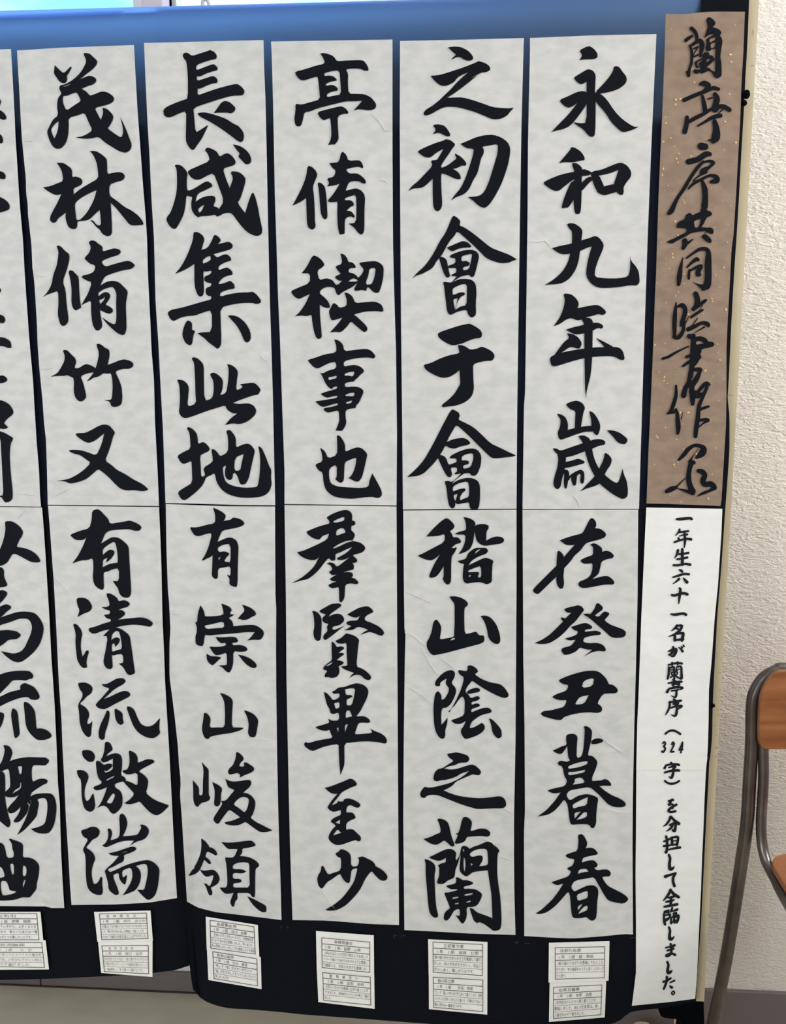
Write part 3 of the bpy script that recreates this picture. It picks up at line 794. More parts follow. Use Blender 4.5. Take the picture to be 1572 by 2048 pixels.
70 68 74 68.5 78 71.5 84 71.5 90 74 90 76 85 77.5 79 79 80 81.5 85 81 93 82 98 85 100.5 87.5 99 93 95 100 90 102 84 102 82.5 104 83 110 82 116 78.5 121.5 75.5 119 73 115 70 111.5 75 112.5 75 104 70 105 67 108 64 114 60 118 56.5 116 57 110 60 106 64 103.5 61.5 97 59 91 57 85.5 62 85.5 72 83 72 81.5 65 82 60 79 59.5 77.5 70 75.5 71 71 | 66 91.5 73 90 73.5 91.5 67 93 | 69 98 74 97 73.5 98.5 69.5 99 | 80 87.5 90 86 89 88 80.5 89.5 | 82 96 87.5 94.5 87 96.5 82.5 97
#c3a
亭 533 105
32 22 44 19 56 15 67 12.5 64 5 61 1 66 0.5 73 2.5 77 5 80 10 92 9 107 8.5 111 9.5 115 15 116.5 20.5 112 21 107 18.5 99 18 90 19 93 24 92.5 34 93.5 47 103 47 112 47.5 119 51 124 57 125 61 123 64.5 117 66 110 65 104 64.5 99 66 104 61 109 55 100 55.5 90 55.5 80 58 70 60.5 58 63.5 50 67 43 68 41.5 76 39.5 83 36 84.5 33 83 31.5 76 33 66 33 58 39.5 59.5 50 56.5 61 53.5 60 42 59 32 58 27 50 29.5 42 32 38 31 34 26.5 | 65 24 72 21.5 83 20 84 32 85 48 77 49 69 51 68.5 47.5 74 44.5 81.5 43.5 80.5 39.5 75 36.5 68 38 67 36 73 33 80.5 32 79 29.5 76 27 71 26 66.5 27
57.5 68 68 65 78 62.5 85 61 90 63.5 93.5 68 92 70 88 69.5 81 72.5 81 82 82 94 82 99 78 105 74 104.5 70 105.5 72.5 101 74 94 73.5 84 72.5 74.5 69 75.5 65.5 77.5 61 74.5
脩 533 320
47 6 52 8 56 12 58 17 55 24 52.5 31 54 40 55 60 55 70 56 75 54.5 78 51.5 79.5 47.5 77 46 72 45.5 56 45 43 40 47 35 49.5 29.5 52 35 42 41 30 45 19
58 25.5 62 26 66.5 30 68 40 69 55 69.5 65 67 68 64 66 61.5 60 60.5 45 59.5 34
71.5 3.5 78 3 82.5 2 85.5 -10.5 91 -6 93 1 105 0 108 2 110.5 8 109 9.5 105 7.5 98 8.5 90 10.5 94 15.5 103 15 108 18 113 23 113 27 109 26.5 105 24 97 24 93 26.5 90 35 96 33.5 102 32 108 34.5 112.5 41 111.5 56 111.5 72 111 82.5 107.5 85.5 103.5 82 100 77 93.5 72.5 102 71.5 102.5 55 102 39.5 96 41 89 43.5 89.5 46 95 45.5 99 48 99.5 52 96 53 91 57.5 97 58.5 100.5 64 99.5 66 96 64 92 65 89 68 89 80 89 84 86 84.5 83 85 81 75 80.5 60 81 47 77 48 73 48 69 47 76 39 81 31 83.5 27 77 29 69 30 71.5 26 68.5 21 77 19 79 12 75 9
禊 533 500
52.5 6 57 7 62 10.5 66 16 64.5 19 57.5 23.5 60 34.5 68 32 75 34 79 40 83 38.5 86 35 82 35 77 30.5 85 27 82 24.5 78 18.5 86 16 85.5 9 84 4 88.5 5 92 9.5 93 13.5 98 14 101.5 18 101.5 20.5 96 20.5 93.5 22 93.5 25.5 99 26.5 103 29.5 104.5 32 109 27 111 22 106.5 17 105.5 14.5 115 13 125 12.5 131 16 133.5 20 133 31 130.5 42 128 48.5 124 49 120 46.5 117 43 114.5 42 113.5 47 110 45.5 107 45.5 104 46.5 99 46 103.5 37 98 42 90 46 85 49 82 52 79.5 49.5 77.5 43 73 42 68 42 63 44.5 60.5 47.5 61 50 66 54 71 59.5 72.5 66 68 66 64 64.5 60.5 62 61 77 62.5 92 63 99.5 60 101.5 57 100.5 54.5 95 52 82 51.5 73.5 46 75.5 39 74.5 32.5 75.5 38 70.5 44 62 49.5 50 42 53.5 37 56 32 53.5 27 47 36 43 49.5 37.5 49.5 26.5 40 26.5 46 19 | 117 21 124.5 20 123 31 120 39 114 39.5 113 36.5 116 29 | 95 34 99 32 104 34 103 36 97 36 93.5 36 | 82 38 84 37 83 39.5
88.5 48.5 93 49 98 53 101 60.5 111 59.5 123 58.5 129 61 131.5 63 133.5 69 131.5 70.5 126 69.5 112 70 99.5 73.5 104 77 110 82.5 114.5 87.5 115 91 112 94 108 91.5 101 85.5 96 81 91 88 84.5 94 78 93 72 94 77 89 83 82 86.5 77 80 79 74.5 80.5 72 76 71 69.5 73 66 76 60 80 62 83 66 91 64 91.5 57 90 52
事 533 670
77 5 82 6 87 10.5 88.5 18.5 100 17 113 15.5 119 17.5 124.5 24 122 27 117 25.5 104 26 88 29.5 88 36 95 34.5 101 34 107 36 111 40 110.5 42.5 107 45 103 49.5 100.5 51 100 53 94 53.5 89 55 89.5 59.5 100 58.5 107 60 111 64 108 71 105 77.5 102 80 101.5 83.5 97 83.5 90 85.5 90 94 91 100 89 105 86 109.5 82 109 78.5 109 82 101 83 95 82 85.5 75 87.5 70 88.5 66 86.5 64.5 83.5 73 82 81 80 81.5 77.5 75 79 69 81 64 82 60 80 55.5 75.5 63 74.5 72 73 80.5 71.5 81 69 75 70 70 71.5 66 70.5 61.5 67 68 64.5 76 62.5 71 60 67 55 64.5 49 62.5 45 60.5 42.5 64 44 70 40.5 79.5 38 79 30.5 72 31.5 65 35 58 38.5 53 36 49 31.5 46.5 28.5 55 26 66 22 79.5 20 79.5 12 | 70 48 76 47.5 79.5 46 80 49 76 50 71 51.5 | 75 60 80 58 80.5 61 75 62.5 | 89 44 95 42 100.5 41.5 98.5 47.5 93 46 89 46.5 | 90 68 95 66 100.5 65.5 99.5 70 94 69.5 90 69.5 | 90.5 76.5 97.5 74.5 96.5 77.5 91 78.5
也 533 860
61 20 66.5 24 70 32.5 80.5 28.5 80.5 15 80 5.5 84 7 88 13 89.5 18 89.5 25 97 21.5 104 19.5 109 21 115 27 113.5 34 111 45 109 53 105.5 58.5 102 59 97 56.5 93 54.5 95.5 53.5 99 48 101.5 40 102.5 31 96 33.5 89 36.5 88.5 46 88 58 84.5 60.5 81 58.5 78 55.5 80 54 80 39 71.5 43.5 71 53 73 61 81 64.5 95 65.5 107 66 116 65 117.5 57 120.5 49.5 123 54 127 61 131 69 131.5 74 129 77 126 77.5 120 76 108 77 98 78.5 84 77.5 75 75 68 69 65 61 64 48.5 60 46.5 57 43 55.5 39 64 36 63 27
#c3b
羣 557 1020
54.5 8.5 60 5 67 2 74 0 79 0 83 3 84 7 83.5 12 86.5 12.5 88 15.5 86 17.5 83 18 82.5 23 85 25 87 28 86 32 83 35 86 35.5 93 37 98 41 99 44 96 48 90 50 85 51 85.5 53 88.5 55 90 58 88 60 84 60.5 86 63 85.5 68 80 69 74 71 80 70.5 84 71.5 85 75 83 77 87 78 91 82 90.5 84 88 84.5 82 83.5 76 85 75.5 93 75 101 71 106 69 103 69 94 68.5 87.5 64 89 60 89 56 86 61 83 66 81.5 61 81 58 78.5 62 76 66 73.5 61 74.5 57 70.5 61 68.5 61 66 59 63 55 61 58 59.5 63 60.5 66.5 65 72 61 77 57 81 54 74 57 68 57 66 55 71 52.5 77 49 81 45.5 84 42 77 45 70 48.5 65 50 64.5 53 65 56 63 58 60 57.5 57 54.5 52 60 47 67 40 74 33 79 27 80 20 82 14.5 83.5 25 78 33 72 41 64 47.5 51 44.5 55.5 40 57.5 32 56 25 52.5 21 48 28 46.5 36 43 45 39 55.5 33.5 57.5 27 50 29.5 48.5 31.5 46.5 34 40 32.5 34 28.5 31.5 25 34 23.5 40 21 48 18 58 15.5 58 13 56.5 11 | 62 13 68 10 75 7.5 75 12 68 14 63.5 14.5 | 66 23 70 21 74 20.5 77 25.5 71 27.5 65.5 29.5 | 62 43 70 38 78 35 84 34.5 84.5 35.5 78 37 70 41 63 44
賢 557 1200
46 12.5 53 8.5 60 4.5 65 4 70 4 72 6.5 66 11 60 15 57 19 63 16 68 15.5 72 17 75 21.5 74 25 69 29 61 30.5 62 34.5 69 32 75.5 29 69 34 63 39 57 43.5 53 46 50.5 43 52 39 56 35.5 55 30.5 57 27 53 26.5 50 24 50 20 54 16.5 49 15
38 12.5 41 12.5 45 14.5 49 20 49 30 48.5 42 47 46.5 43 46.5 40.5 43 39.5 37 41 30 40 17
78 16.5 84 13 91 9 99 7 103 7.5 107 11 108 13.5 106 15 102 16.5 98 20 98.5 23.5 106 26 114 30 119 34.5 120.5 38 118 41 114 40 107 37 103 36.5 98 38 93 40 97 36.5 102 34 96 31.5 90 30.5 85 34 80 34.5 74.5 34.5 79 32.5 83 29.5 78 28 77 25.5 81 23.5 90 23.5 92 19 94.5 16.5 90 20 85 20
64.5 46.5 70 44 74 41 76.5 38 82 39 88 41.5 92 45.5 91 50 90 60 88.5 76 95 78 101 82 105.5 87 105 90.5 102 91.5 98 90 94 86 90 85 85 86 80.5 89 83 85.5 86 83 80 81 74 78.5 71 75.5 78 75 78.5 73 77.5 60 77.5 48.5 73 50 67.5 49.5
60.5 47 64 49.5 66.5 54 70 52.5 74 53.5 75 55.5 71 58 68.5 60.5 73 60 75 62 71 64.5 66 68.5 71 69 74.5 71 73 73.5 68 75.5 69.5 79 69 84 66 88 60 89 56 87.5 53 88.5 52.5 85 56 80.5 51 79.5 51 76.5 56 72 61 68.5 60.5 60 | 54 75 61 70.5 61.5 72 56 75.5
畢 557 1360
51.5 13.5 55 15 59 19 62 23.5 69.5 20 69.5 15 63 16 60.5 13.5 65 11.5 68 8.5 75 8 83 5 89 3.5 96 5 101 9 102.5 13 101 20 97 28 93 36 88.5 41.5 97 41 102 43.5 105 47.5 102.5 49 96 48.5 91 49 88.5 56 86.5 62 95 61.5 106 60.5 106.5 58 103.5 55 110 58.5 116 60.5 121 64 123.5 68 123 72 120 72.5 115 71 105 70 94 70 85 71 75 72 75 85 75 97 72.5 103 70.5 108.5 70 103 69 92 68.5 80 68.5 73 60 74 50 76.5 43 79.5 39 81 35 79.5 30 76 29 72.5 31 70.5 34 72 42 69.5 52 67.5 62 66 59 60 58 56.5 55 58 49 57.5 44 55.5 42 53.5 47 52 54 50 58 48.5 56.5 44 61 46.5 69 46 69 37 62 39 59 37.5 58.5 34 55 28 53 20 | 75 11 81 9.5 87.5 9.5 86 19 83.5 29 77.5 29 77.5 22 82 20.5 84.5 18.5 82 17 76.5 17 76 12 | 63 26.5 69.5 25 69.5 31.5 65 33 64 29 | 77 35 81 34.5 83 39 84 41.5 81 42 76 43.5 | 66 54.5 68.5 54 68 60 | 75.5 51 79 50.5 77 56 75.5 60
至 557 1550
52.5 14.5 58 13.5 67 10 76 6.5 81 4 85 5 89 9 89 12 83 14 77 17 71.5 20 68 25 63 31 60.5 34.5 67 32 67.5 29.5 70 30.5 74 30 74.5 27.5 80 26.5 86 28.5 92 32 93.5 35 91 37.5 88 37 83 34.5 80 34.5 77.5 37 77 43 83 42.5 86 44.5 88 48.5 86.5 50 82 51.5 77 55 77 63 80 61.5 85 62 89 66 93.5 70 94 73.5 92 76 89.5 75 88 74 80 76.5 72 79.5 66 80 60 77 56.5 72 58 67 62 61 65.5 58 62 55 59 53 62 49.5 67 47 71 45.5 71 39.5 66 41.5 62 42 58 40 55.5 37 57 34.5 60 30 64 25 67 21.5 62 21.5 57 19 | 65 54 70 51 70 56 68 55.5 | 62 69 67 61.5 71.5 66 66 67.5
少 557 1690
64.5 9.5 68 8 71 4.5 76 6 80.5 9 82.5 13 82.5 24.5 90 24.5 92 18 90.5 14.5 93 13.5 96 13 102 16 107 18.5 110 22 110 24 116 27 121 31 124.5 36 123 40 119 41 115 39.5 110 34.5 106 29.5 102 34 98 40 94 49 89 56 83 62.5 77 68.5 70 72.5 65 74.5 58 75 53 74 60 70 66 66 73 60 80 51 86 42 89 31 90 26 83 28 82 37 81 43.5 77 43 73 38.5 70 32.5 65 36 60 39.5 55.5 42 52 47 50 49.5 48 49.5 45 45.5 44 39 45 34.5 48 30 49 23.5 51 24 53 28 56.5 34 63 31.5 71 29 71.5 15 67 13.5
#c4a
長 280 90
48.5 12 50 9 54 8.5 59 12.5 67 10 78 6.5 79.5 5.5 84 7.5 86.5 10 87.5 13 86.5 16 80 17 71 20 64 23 64 29 74 25 83 21.5 86 23 88.5 26 87.5 29 84 29.5 76 32 68 36 64.5 35 65 41 74 38 83 35 86.5 37 88.5 40 87.5 43.5 83 43.5 76 46 68 50 65.5 49 65.5 57.5 75 54 88 49.5 101 46 110.5 44 115 47 118.5 51 119 54 117 57 114 57.5 106 57.5 94 60.5 80 65 60.5 71.5 61.5 80 63 100 70 96 75 92.5 77.5 91 75.5 96 73 101 70 107 65 114 61 119.5 58.5 119.5 54 114 52 108 52.5 90 52.5 75 44 78 36 82 31 82.5 27 80 26.5 74 30 70.5 40 66 50 62.5 54.5 61 54.5 35 53 19 50 15.5
84 77.5 88 72 93 65 97 63.5 102 65 106 68.5 109 72 107 76 103 78 100 77 95 77 89 77
65 77.5 73 76.5 80 78 90 81 98 84 107 90 112 92 117 98 118.5 103 117.5 109 114.5 111 110 108.5 107 106 99 100 89 93 78 86.5 70 82.5 67 80.5
咸 290 285
33.5 26 37 25 42 26.5 47 32 48.5 36 47.5 40 47.5 55 53 54 60 50 67 45.5 71 44 75.5 46.5 77 50 72 52.5 67 55 62 57 59 60 57.5 67.5 64 63 70 61 77 60.5 80 62 80 67 77.5 72.5 83 74 84 76 90 67 84 50 78 34.5 70 38 63 42 57 42.5 52 39.5 48.5 34 50 31.5 60 27 74 21 71.5 12.5 68 9 70.5 5.5 76 7 82 10.5 85 16.5 90 13 94.5 12 99.5 15.5 103.5 21.5 102 25.5 96 27.5 88.5 29.5 92 41 96.5 52 100 42 99.5 38 97.5 35 99 32.5 107 33.5 112 37.5 115 42 111.5 55 108 65 105 68.5 114 80.5 118 67 121 59 123 56.5 126 63 129 76 131 88 133.5 98 133 104 129 106.5 124 106 116 102 107 92 99 80.5 93 80 89 81 82 85 80 82 73 83.5 62.5 84 61 85.5 57 83 53 77 52.5 68 54 62 50.5 61.5 47 60 46 72 44 82 40 90 36.5 96 34.5 98.5 31 98 27 94 24 88 25.5 84 29 80 33 69 36 56 36.5 44 36 30 | 60 76 64 72.5 67.5 71 65 77 62 80.5
100 2 107 3.5 112 6 118 11.5 121 18 120.5 23 117 25 114 24.5 110 20 106 16 108 12.5 104 8
集 300 460
49.5 2 55 2.5 60 6 62 10.5 60 17 58.5 22.5 65.5 20.5 70 13 73 5.5 76 6 80 10 80.5 12.5 77 16 84 14.5 90 13 94.5 17 93 21.5 85 24 72 27.5 76.5 31.5 83 28 88 27.5 92 31.5 92.5 35 86 36.5 78 41 78 46 84 43.5 88 42.5 93 46 94.5 51 88 52 82 55 78 60 78.5 62 86 60 91.5 57.5 96 62 96.5 67 90 67.5 80 71 79.5 76 90 73 103 71 113 71 117 70 122 74 127 81 125 83.5 121 84.5 117 83 107 83 94 84.5 80 88.5 80.5 107 81 120 81 130 79 134 76.5 135.5 73.5 133 69.5 130 66 127.5 63 124 58 120.5 54 117.5 60 116.5 70.5 116 70.5 91 60 94 51 97.5 42 98 34 100 27 104 23 101.5 19.5 94 25 90.5 34 89 50 84.5 62 81 70 79 69.5 75 67 75.5 63.5 73 63.5 66 69.5 64 70 60.5 65.5 60 61.5 57.5 62 53 69.5 50 70 46 64 47.5 60.5 46.5 61 60 61.5 70 60 75 56.5 76 53.5 73 50.5 63 50.5 38.5 43 43.5 36 47 28.5 50 36 41 43 27.5 49 11 | 60 34 64 31 68.5 29 69.5 34 64 37 60 38.5
43.5 102.5 48 106 47.5 114 51.5 114.5 49 121 48 130 45 131.5 40 128.5 36.5 120 38 112 40.5 105.5
88.5 97.5 94 97 101 99 109 106 114 115 115 123 113 127 110 128.5 107 126 104 118 99 109 92 101.5
此 310 700
41.5 9.5 44 8 48.5 9.5 53 13.5 55.5 18 55.5 30 56 58 65 55.5 67 46 66.5 35 64 31 62.5 27 67 25.5 71.5 28 76 32 77.5 37 76.5 46 74 51.5 81 49 83 38 84 26 83.5 20 82 16 87 17 92 20.5 94.5 25 93.5 32 92 46 98 44 100 41.5 96.5 39 104 38 112 37 116 39.5 120 44.5 120 46 117.5 51 112 51.5 102 55 94 58 89 60.5 96 61.5 106 60.5 112 63 115.5 68.5 114 74 108 79.5 102 83 96 84.5 88 83.5 79.5 85.5 87 77 93.5 72.5 88 72 82 68 80 63 70 66 56 70.5 43 75.5 34.5 78 30 76 27 71 28 64 28.5 55 28 44 27 38 25 34.5 27 33.5 32 34.5 36 37.5 38.5 42.5 38 50 36.5 65 47 61 46 50 45.5 30 44.5 14.5
地 310 850
36 4 38 2 43 4.5 47 9 48.5 14 49 22 54.5 19 59 22 62.5 27 61 30 56 32 51 35 52 47 52.5 59.5 57.5 57.5 54.5 49 66 42 65.5 36 64 27.5 67 27.5 71 31 74 36 83 31 83.5 20 82.5 11 81 7.5 83 5.5 86 6 90 11 92 15 92 26 99 22.5 105 21 109 22.5 114 29 112 37 109 50 107 60 104 66 101 68 97.5 67.5 96 65 94 58 90.5 54 88.5 56 88.5 60 86 63 82.5 62 80 59 79.5 52 81 46 77 48 77.5 56 79.5 63 83 67 91 70 102 71.5 113 71 117 70 119 58 120 42 119 31 117.5 24 121.5 26 126 36 130 47 132.5 51 132 60 133 67 131 74 127 79 120 82 108 83 95 82.5 83 79 75 73 70 65 68 54.5 64 57 58 59.5 56 65 53 70 46 77 37 84 33 86 29 83.5 25.5 76.5 34 71 42.5 66 42 50 41.5 40.5 37 43 32.5 44.5 29 42.5 25 35 33 30.5 40.5 27 40 16 39 8 | 91 37 101 33 98.5 44 97 52 90 52
#c4b
有 325 1005
57.5 6 63 8 69 11.5 72 14.5 71.5 18 69.5 21 78 19.5 80 17 84 17.5 90 19.5 93.5 23.5 92 26 86 28.5 78 30 68 32 65 38 62.5 45 69 42 74 40 79 40 84 43 86.5 49 86 62 85.5 78 85.5 90 84.5 96.5 81 96 76 93.5 76.5 87 73 82 77.5 84 77.5 72.5 70 74 63 75 63 86 60 87.5 56 84 56.5 75 57 60 54 62.5 50 64 47 66 44.5 66 49 59 53 49 56.5 34.5 49 36 43 38 40 38.5 36 37 32.5 31.5 31 28 39 28.5 50 25.5 60 23.5 60 14 | 62.5 51.5 69 48 77.5 47 77.5 68.5 73 67.5 70 67 73 62 76 59.5 75.5 57.5 71 55.5 63.5 56.5 | 63.5 63 66 62 64 66.5
崇 325 1195
43 9 46 13 48 19 48 21.5 57 21.5 69.5 20 69 14 67 7 72 8.5 77 11 79 14.5 77 17 77 19 82 19.5 78 22 75 23.5 78.5 26 80.5 30 80 33 92 31.5 103 31 109 33 115 38 115.5 42 113 47 110 48.5 103 48 96.5 49 100 46 105 39.5 94 39.5 82 41 65 42 52 43.5 48 42 46.5 55.5 41 55 37.5 52.5 37.5 43.5 39 40 39 33 37 28 39.5 28 40 19 | 47 32 56 30.5 69.5 27 70.5 34.5 60 35 50 36
90.5 8 95 9.5 101 12 106 16.5 106.5 20 102 22 97 25 92 26 88 24.5 85.5 24.5 89 20 94 15
60.5 45 69 45.5 78 44.5 84 45.5 86.5 50 83 51.5 79 51.5 80 54.5 88 54 94 55.5 97 59 95 61.5 88 62 80.5 61 80.5 74 79 81 76 86 72 84 68 79.5 63.5 77.5 72 77 73.5 76 73 62.5 67 65 61 66 58 63.5 55 59 53.5 56 62 56.5 72 55 72 51.5 67 52.5 63 49.5
50 64 55 67 62 67 67 68.5 63 72 60 75 57 77.5 53 75 50.5 71
86 65 93 66.5 100 69.5 106 74.5 107.5 78 105.5 80.5 101 80 95 76 91 71.5
山 335 1375
59.5 6 66 8 72 11.5 74.5 15.5 73.5 28 73 45.5 80 45.5 87 46 83 49 72 52 60 53.5 48.5 56 47.5 58 45 59 42 57 40 52 39 46 40.5 38 41.5 28.5 45 29.5 48.5 34 49 37 47.5 46 57 45.5 65 45.5 65.5 32 65 18 63 12
87 26 93 27.5 99 31 103.5 37 102.5 44 100.5 56 97 57 93.5 56 91.5 51.5 92 48 92.5 42 91 34
峻 345 1495
33 16.5 37 21 41 25 41 30 41 40 41 55 43 56 42 60 38 62 33 63 30 66 28.5 68 25.5 66 23.5 60 23.5 47 23 37.5 27 42 30 46 30 55 34.5 54 34.5 40 35.5 25
45 39.5 51 42 55.5 45.5 56.5 48.5 55 53 55 60 53.5 66 50 67.5 47 65 48 56 48 48
72.5 4.5 77 7 80.5 11 81 14 77.5 17 75.5 21.5 82 22 81 17 84 17 88 19.5 92.5 22.5 93 26 89 29 82 31.5 76.5 34.5 77 31 74 29 70 30 65 31 63 28.5 64 24.5 69 20 72 12
60 35.5 64 38 70 39 78 38 84 37 88.5 37 90 41 87 46 83 49 80.5 51.5 86 52.5 91 56 94.5 62 93.5 70 91 77 88.5 80 95 85 103 89 114 94.5 107 96.5 100 96.5 95 93.5 89 89 83 84.5 77 88 71 89 65 88.5 60 87 59 85 68 83.5 77 79.5 71 75 64.5 70.5 60 76 55 83 52.5 87 49.5 86.5 46.5 83 47 79.5 52 72 57 64 55 61 61 60.5 66 54 71 48.5 66 46.5 63 45 | 69 65 73 60 77 57 82 56 86.5 58 87 62 85 70 82 74.5 76 69.5
領 345 1670
32.5 4 37 7 41 12 41.5 14 46 15 50 19 51 22.5 49 23.5 45 21 39 18.5 37 25.5 40 26.5 43 30 44 33 41 33 38 30 36 28 34 33 31 40 27 44 22 46 18 46.5 23 39 28 31 32 21 33 12
31 39.5 36 41 41 40 46 39.5 50 42 54 49 52 55 47 58.5 43 60 45 64 45 68.5 42 69 40 65 38 59 35.5 55 39 56 42 59 45 53 47 46 44 46 41 47.5 37.5 47.5 34 44
55.5 8 64 9 78 7.5 86 6.5 90 6.5 93 9 95 11.5 93 13 87 14.5 79 15.5 79.5 20 76.5 24 83 24.5 89 26 95 29.5 98.5 33 98 36.5 94.5 38 94 50 94 71 91 71 87.5 66 77 66 73.5 66 74 73 71.5 75 70 81.5 68 82 65.5 77 67 72 69.5 66 64 67 60 67 56.5 64 53.5 60 62 60 62.5 50 61.5 35 59.5 25 64 26 70 25.5 73.5 18 74 16 68 16 63 16 59 12 | 68.5 34.5 74 31.5 82 31 87.5 32 87.5 45 88 60 78 60 69 60 69 55 76 54.5 79 53 77 50 68.5 50 68.5 43 80 44 84 41.5 79 39 68.5 39
85 70 90 72 98 76 106 80.5 107 83.5 106.5 88 102 88 97 85 91 79
#c5a
茂 25 95
48 20 53 25 58 29.5 63 25 66 21.5 67.5 22.5 64 29 61.5 32.5 62.5 36 61 39.5 58.5 41 54 39.5 50 34 47 29.5 47.5 25
80.5 7 83 6 88 7 92 11 96.5 15 96 19 91 25 84 30 77 36 82 34 87 32 92 33 95.5 36 95 39 92 42 85 44 78.5 47 84 50 88 55 94 53 101 50 107 50.5 113 54 116 58 114 62.5 107 65.5 100 67 93.5 69 97 76 100.5 82.5 103.5 74 102 68.5 107 69.5 112 74 115 78.5 113.5 84 110 90 108 92 116 98 124 103 126 97 125.5 90 122.5 79 126 86 130 95 132.5 102 136 111 134 117 129 120 122 118.5 113 113 105 108 98 101.5 90 103.5 83 104 75 103 71 102.5 80 101 86 98 91 94 87 86 82 74 75 77 63.5 80 64 90 63 102 60 110 55 115 50 115.5 46 113 42 106 39 96 42 90 46 82 52 77.5 50.5 66 52 57 56 52.5 53 47 54 43 60 42 70 36 78 28 83 19 84 14 | 57.5 55 62 55 69 52 73 51 76 56 78 61 70 66 61.5 72 58 65 57 60 | 52.5 83.5 52 92 50 99 47.5 104 45 98 43.5 93 48 87 | 57 44.5 63 42.5 68.5 40.5 63 43.5 59 44.5
林 35 300
44.5 14.5 52 14.5 58 18.5 62 22 62 31 66 30 72 32 74 35.5 73 39 70 41 63.5 43.5 64 50.5 72 44 82 38 92 32.5 91.5 23 90 14 86.5 6 82.5 1 89 1 96 5 101.5 10 102 16 102 27.5 108 26 115 25 120 26 122.5 30 120 34.5 112 36.5 104.5 39.5 104.5 52 112 57 122 65 130 69 138 75 143 82 143.5 85 140 85.5 134 86 128 85.5 121 77 113 67 106 60 107 75 107.5 90 107.5 95 105 98 101 98 96 95 94 91 89 87 86 83 82.5 80 86 80 90 85.5 95 86 94.5 76 93.5 68 88 73 82 79 77 80.5 68 81 68 87 66 90 62 90 58 88 56 83 54.5 77 55 71 50 75 46 78 43.5 82.5 40 83 37 80.5 37 76 41 68 45 61 50 50 45 51.5 41 50.5 34 46.5 29 42.5 38 41 45 38 52 35.5 51 26 48.5 20 | 65 61 70 56 78 51 90 45.5 88 54 85 61 80 70 75 76 71 79.5 67 80 66 72
脩 45 475
38.5 9 43 9.5 48 15 53.5 19 53 27 50 38 45.5 50 49 60 50 75 52 90 52 96 49 100 46 101 43 99 41 92 40 87 41 75 40.5 60.5 34 63 28 65 22.5 68 28 63 33 54 35 42 39 32 40.5 22 41 16
52 37.5 57 37.5 60 41 64 45 64.5 60 65.5 73 67 80 63.5 81.5 60.5 83.5 57 80 55.5 73 56 60 54.5 48
75 5 79 3 83 4 86 7 91 10 91 16 98 14 105 12 111 14 112 17 109 20 100 22.5 89 27 94 33.5 105 30 118 26.5 123 27 128.5 31.5 124 36 115 37 105 40 94 44 91 49 88.5 55 95 50.5 103 49 110 51 114 55 120 61 119 67 117.5 75 118 90 118.5 104 116.5 110 114 111.5 108 109 101 103 95 97 90 90.5 95 94 101 98 106 99 107 90 106.5 76 107 64 105 59 102 56 98 57 92 59 86 63 86.5 67 92 62.5 97 62 100 65.5 99 70 94 76.5 98 78 102.5 81 103 84.5 99.5 87 95 86 88 82.5 89 90 91 100 89 104.5 85 106.5 82 104 79.5 98 78 85 78 71.5 73 74 67 77 71 70 75 63 79 51 73 49 67 45.5 69 43 75 42 81.5 39 83 33 81 31 77 30 73 26.5 70.5 24 72 21.5 76 17.5 78 11 | 87 71 90.5 70.5 94 67 93 71 88.5 76
竹 55 685
40 8.5 45 8.5 50 14 54 17.5 55.5 22 53 29.5 59 29 63 26 67 24.5 71 25.5 76 28 77.5 29.5 80 21 81.5 12 78 1.5 82 1.5 85.5 3.5 88 6 93 8 93.5 15 91 25.5 97 23.5 104 20.5 110 19 116 20.5 120 23 120.5 26.5 118 29 115 30 108 30 99.5 33 103 40 107 50 108 62 107 70 103 73 98 73.5 95 72 94 67.5 87 65.5 94 65.5 96 64 97 52 96.5 42 95 35 91 35.5 86 35 83 37.5 80 39 75 40 71 43 67.5 44 72 39 75.5 34 68 35 60 38.5 63 45 65 53 67 61.5 65 65 61 67.5 57 66 54 62 52.5 55 53 45 52 40 49 39 45.5 37 42 38 37 38 30 38.5 26 39 34 35 38 29 42 21 42.5 15
又 65 845
48.5 13 52 12 60 12 68 8 76 3.5 82 2 87.5 3.5 91 7.5 94 11.5 91.5 16 89 26 86 34.5 82.5 43.5 90 48.5 96 54 105 58.5 115 65 126 70.5 132 76 130 77.5 125 78.5 117 77 107 77.5 100 75.5 94 70 87 62.5 80 56.5 74.5 53 69 58 62 64 55 67 45 69.5 41 69 37 67 27 66.5 35 65.5 42 64 50 60 58 54.5 66.5 46 61 42 54 37 47 35.5 42 33 41.5 31.5 45 31 55 31.5 63 34 72.5 37.5 77 29 80 20 81.5 12.5 78 15 72 20 66 23 62 23 57 20.5 52 17
#c5b
有 85 1010
31 34 42 29.5 53.5 26.5 56 17 56.5 6.5 62.5 4.5 66 6.5 70 11 75 16 76.5 21.5 86 20 95 18.5 99 17.5 106 20 111 23 113 26 110 29.5 105 29.5 99 27.5 87 28 77 29 71.5 32 69 38 66.5 44 73 40 79 36.5 86 37 92 41 98 47 98.5 56 99.5 74 100.5 90 101 101 98 106 91 105 87.5 101 86 95 83 91 80 86.5 87 87 87 72 80 73 74 76 69.5 76.5 69.5 86 70 94 68.5 97 63 95 58.5 90 57 81 58 74 57.5 60 51 63 44 63 34 66.5 41 57 46 47 50 37 46 40 38 40 34 37 | 68.5 50 75 45 82.5 41 85 52 86 66 82 66 75 67.5 68.5 71 68.5 62.5 74 60 72 65.5 77 62.5 82 55.5 81.5 52 77 50.5 73 53 68.5 57
清 90 1185
35.5 6 45 6 50 9 53.5 15 53 19 50 22 44 24 37 28 39.5 20 37 15
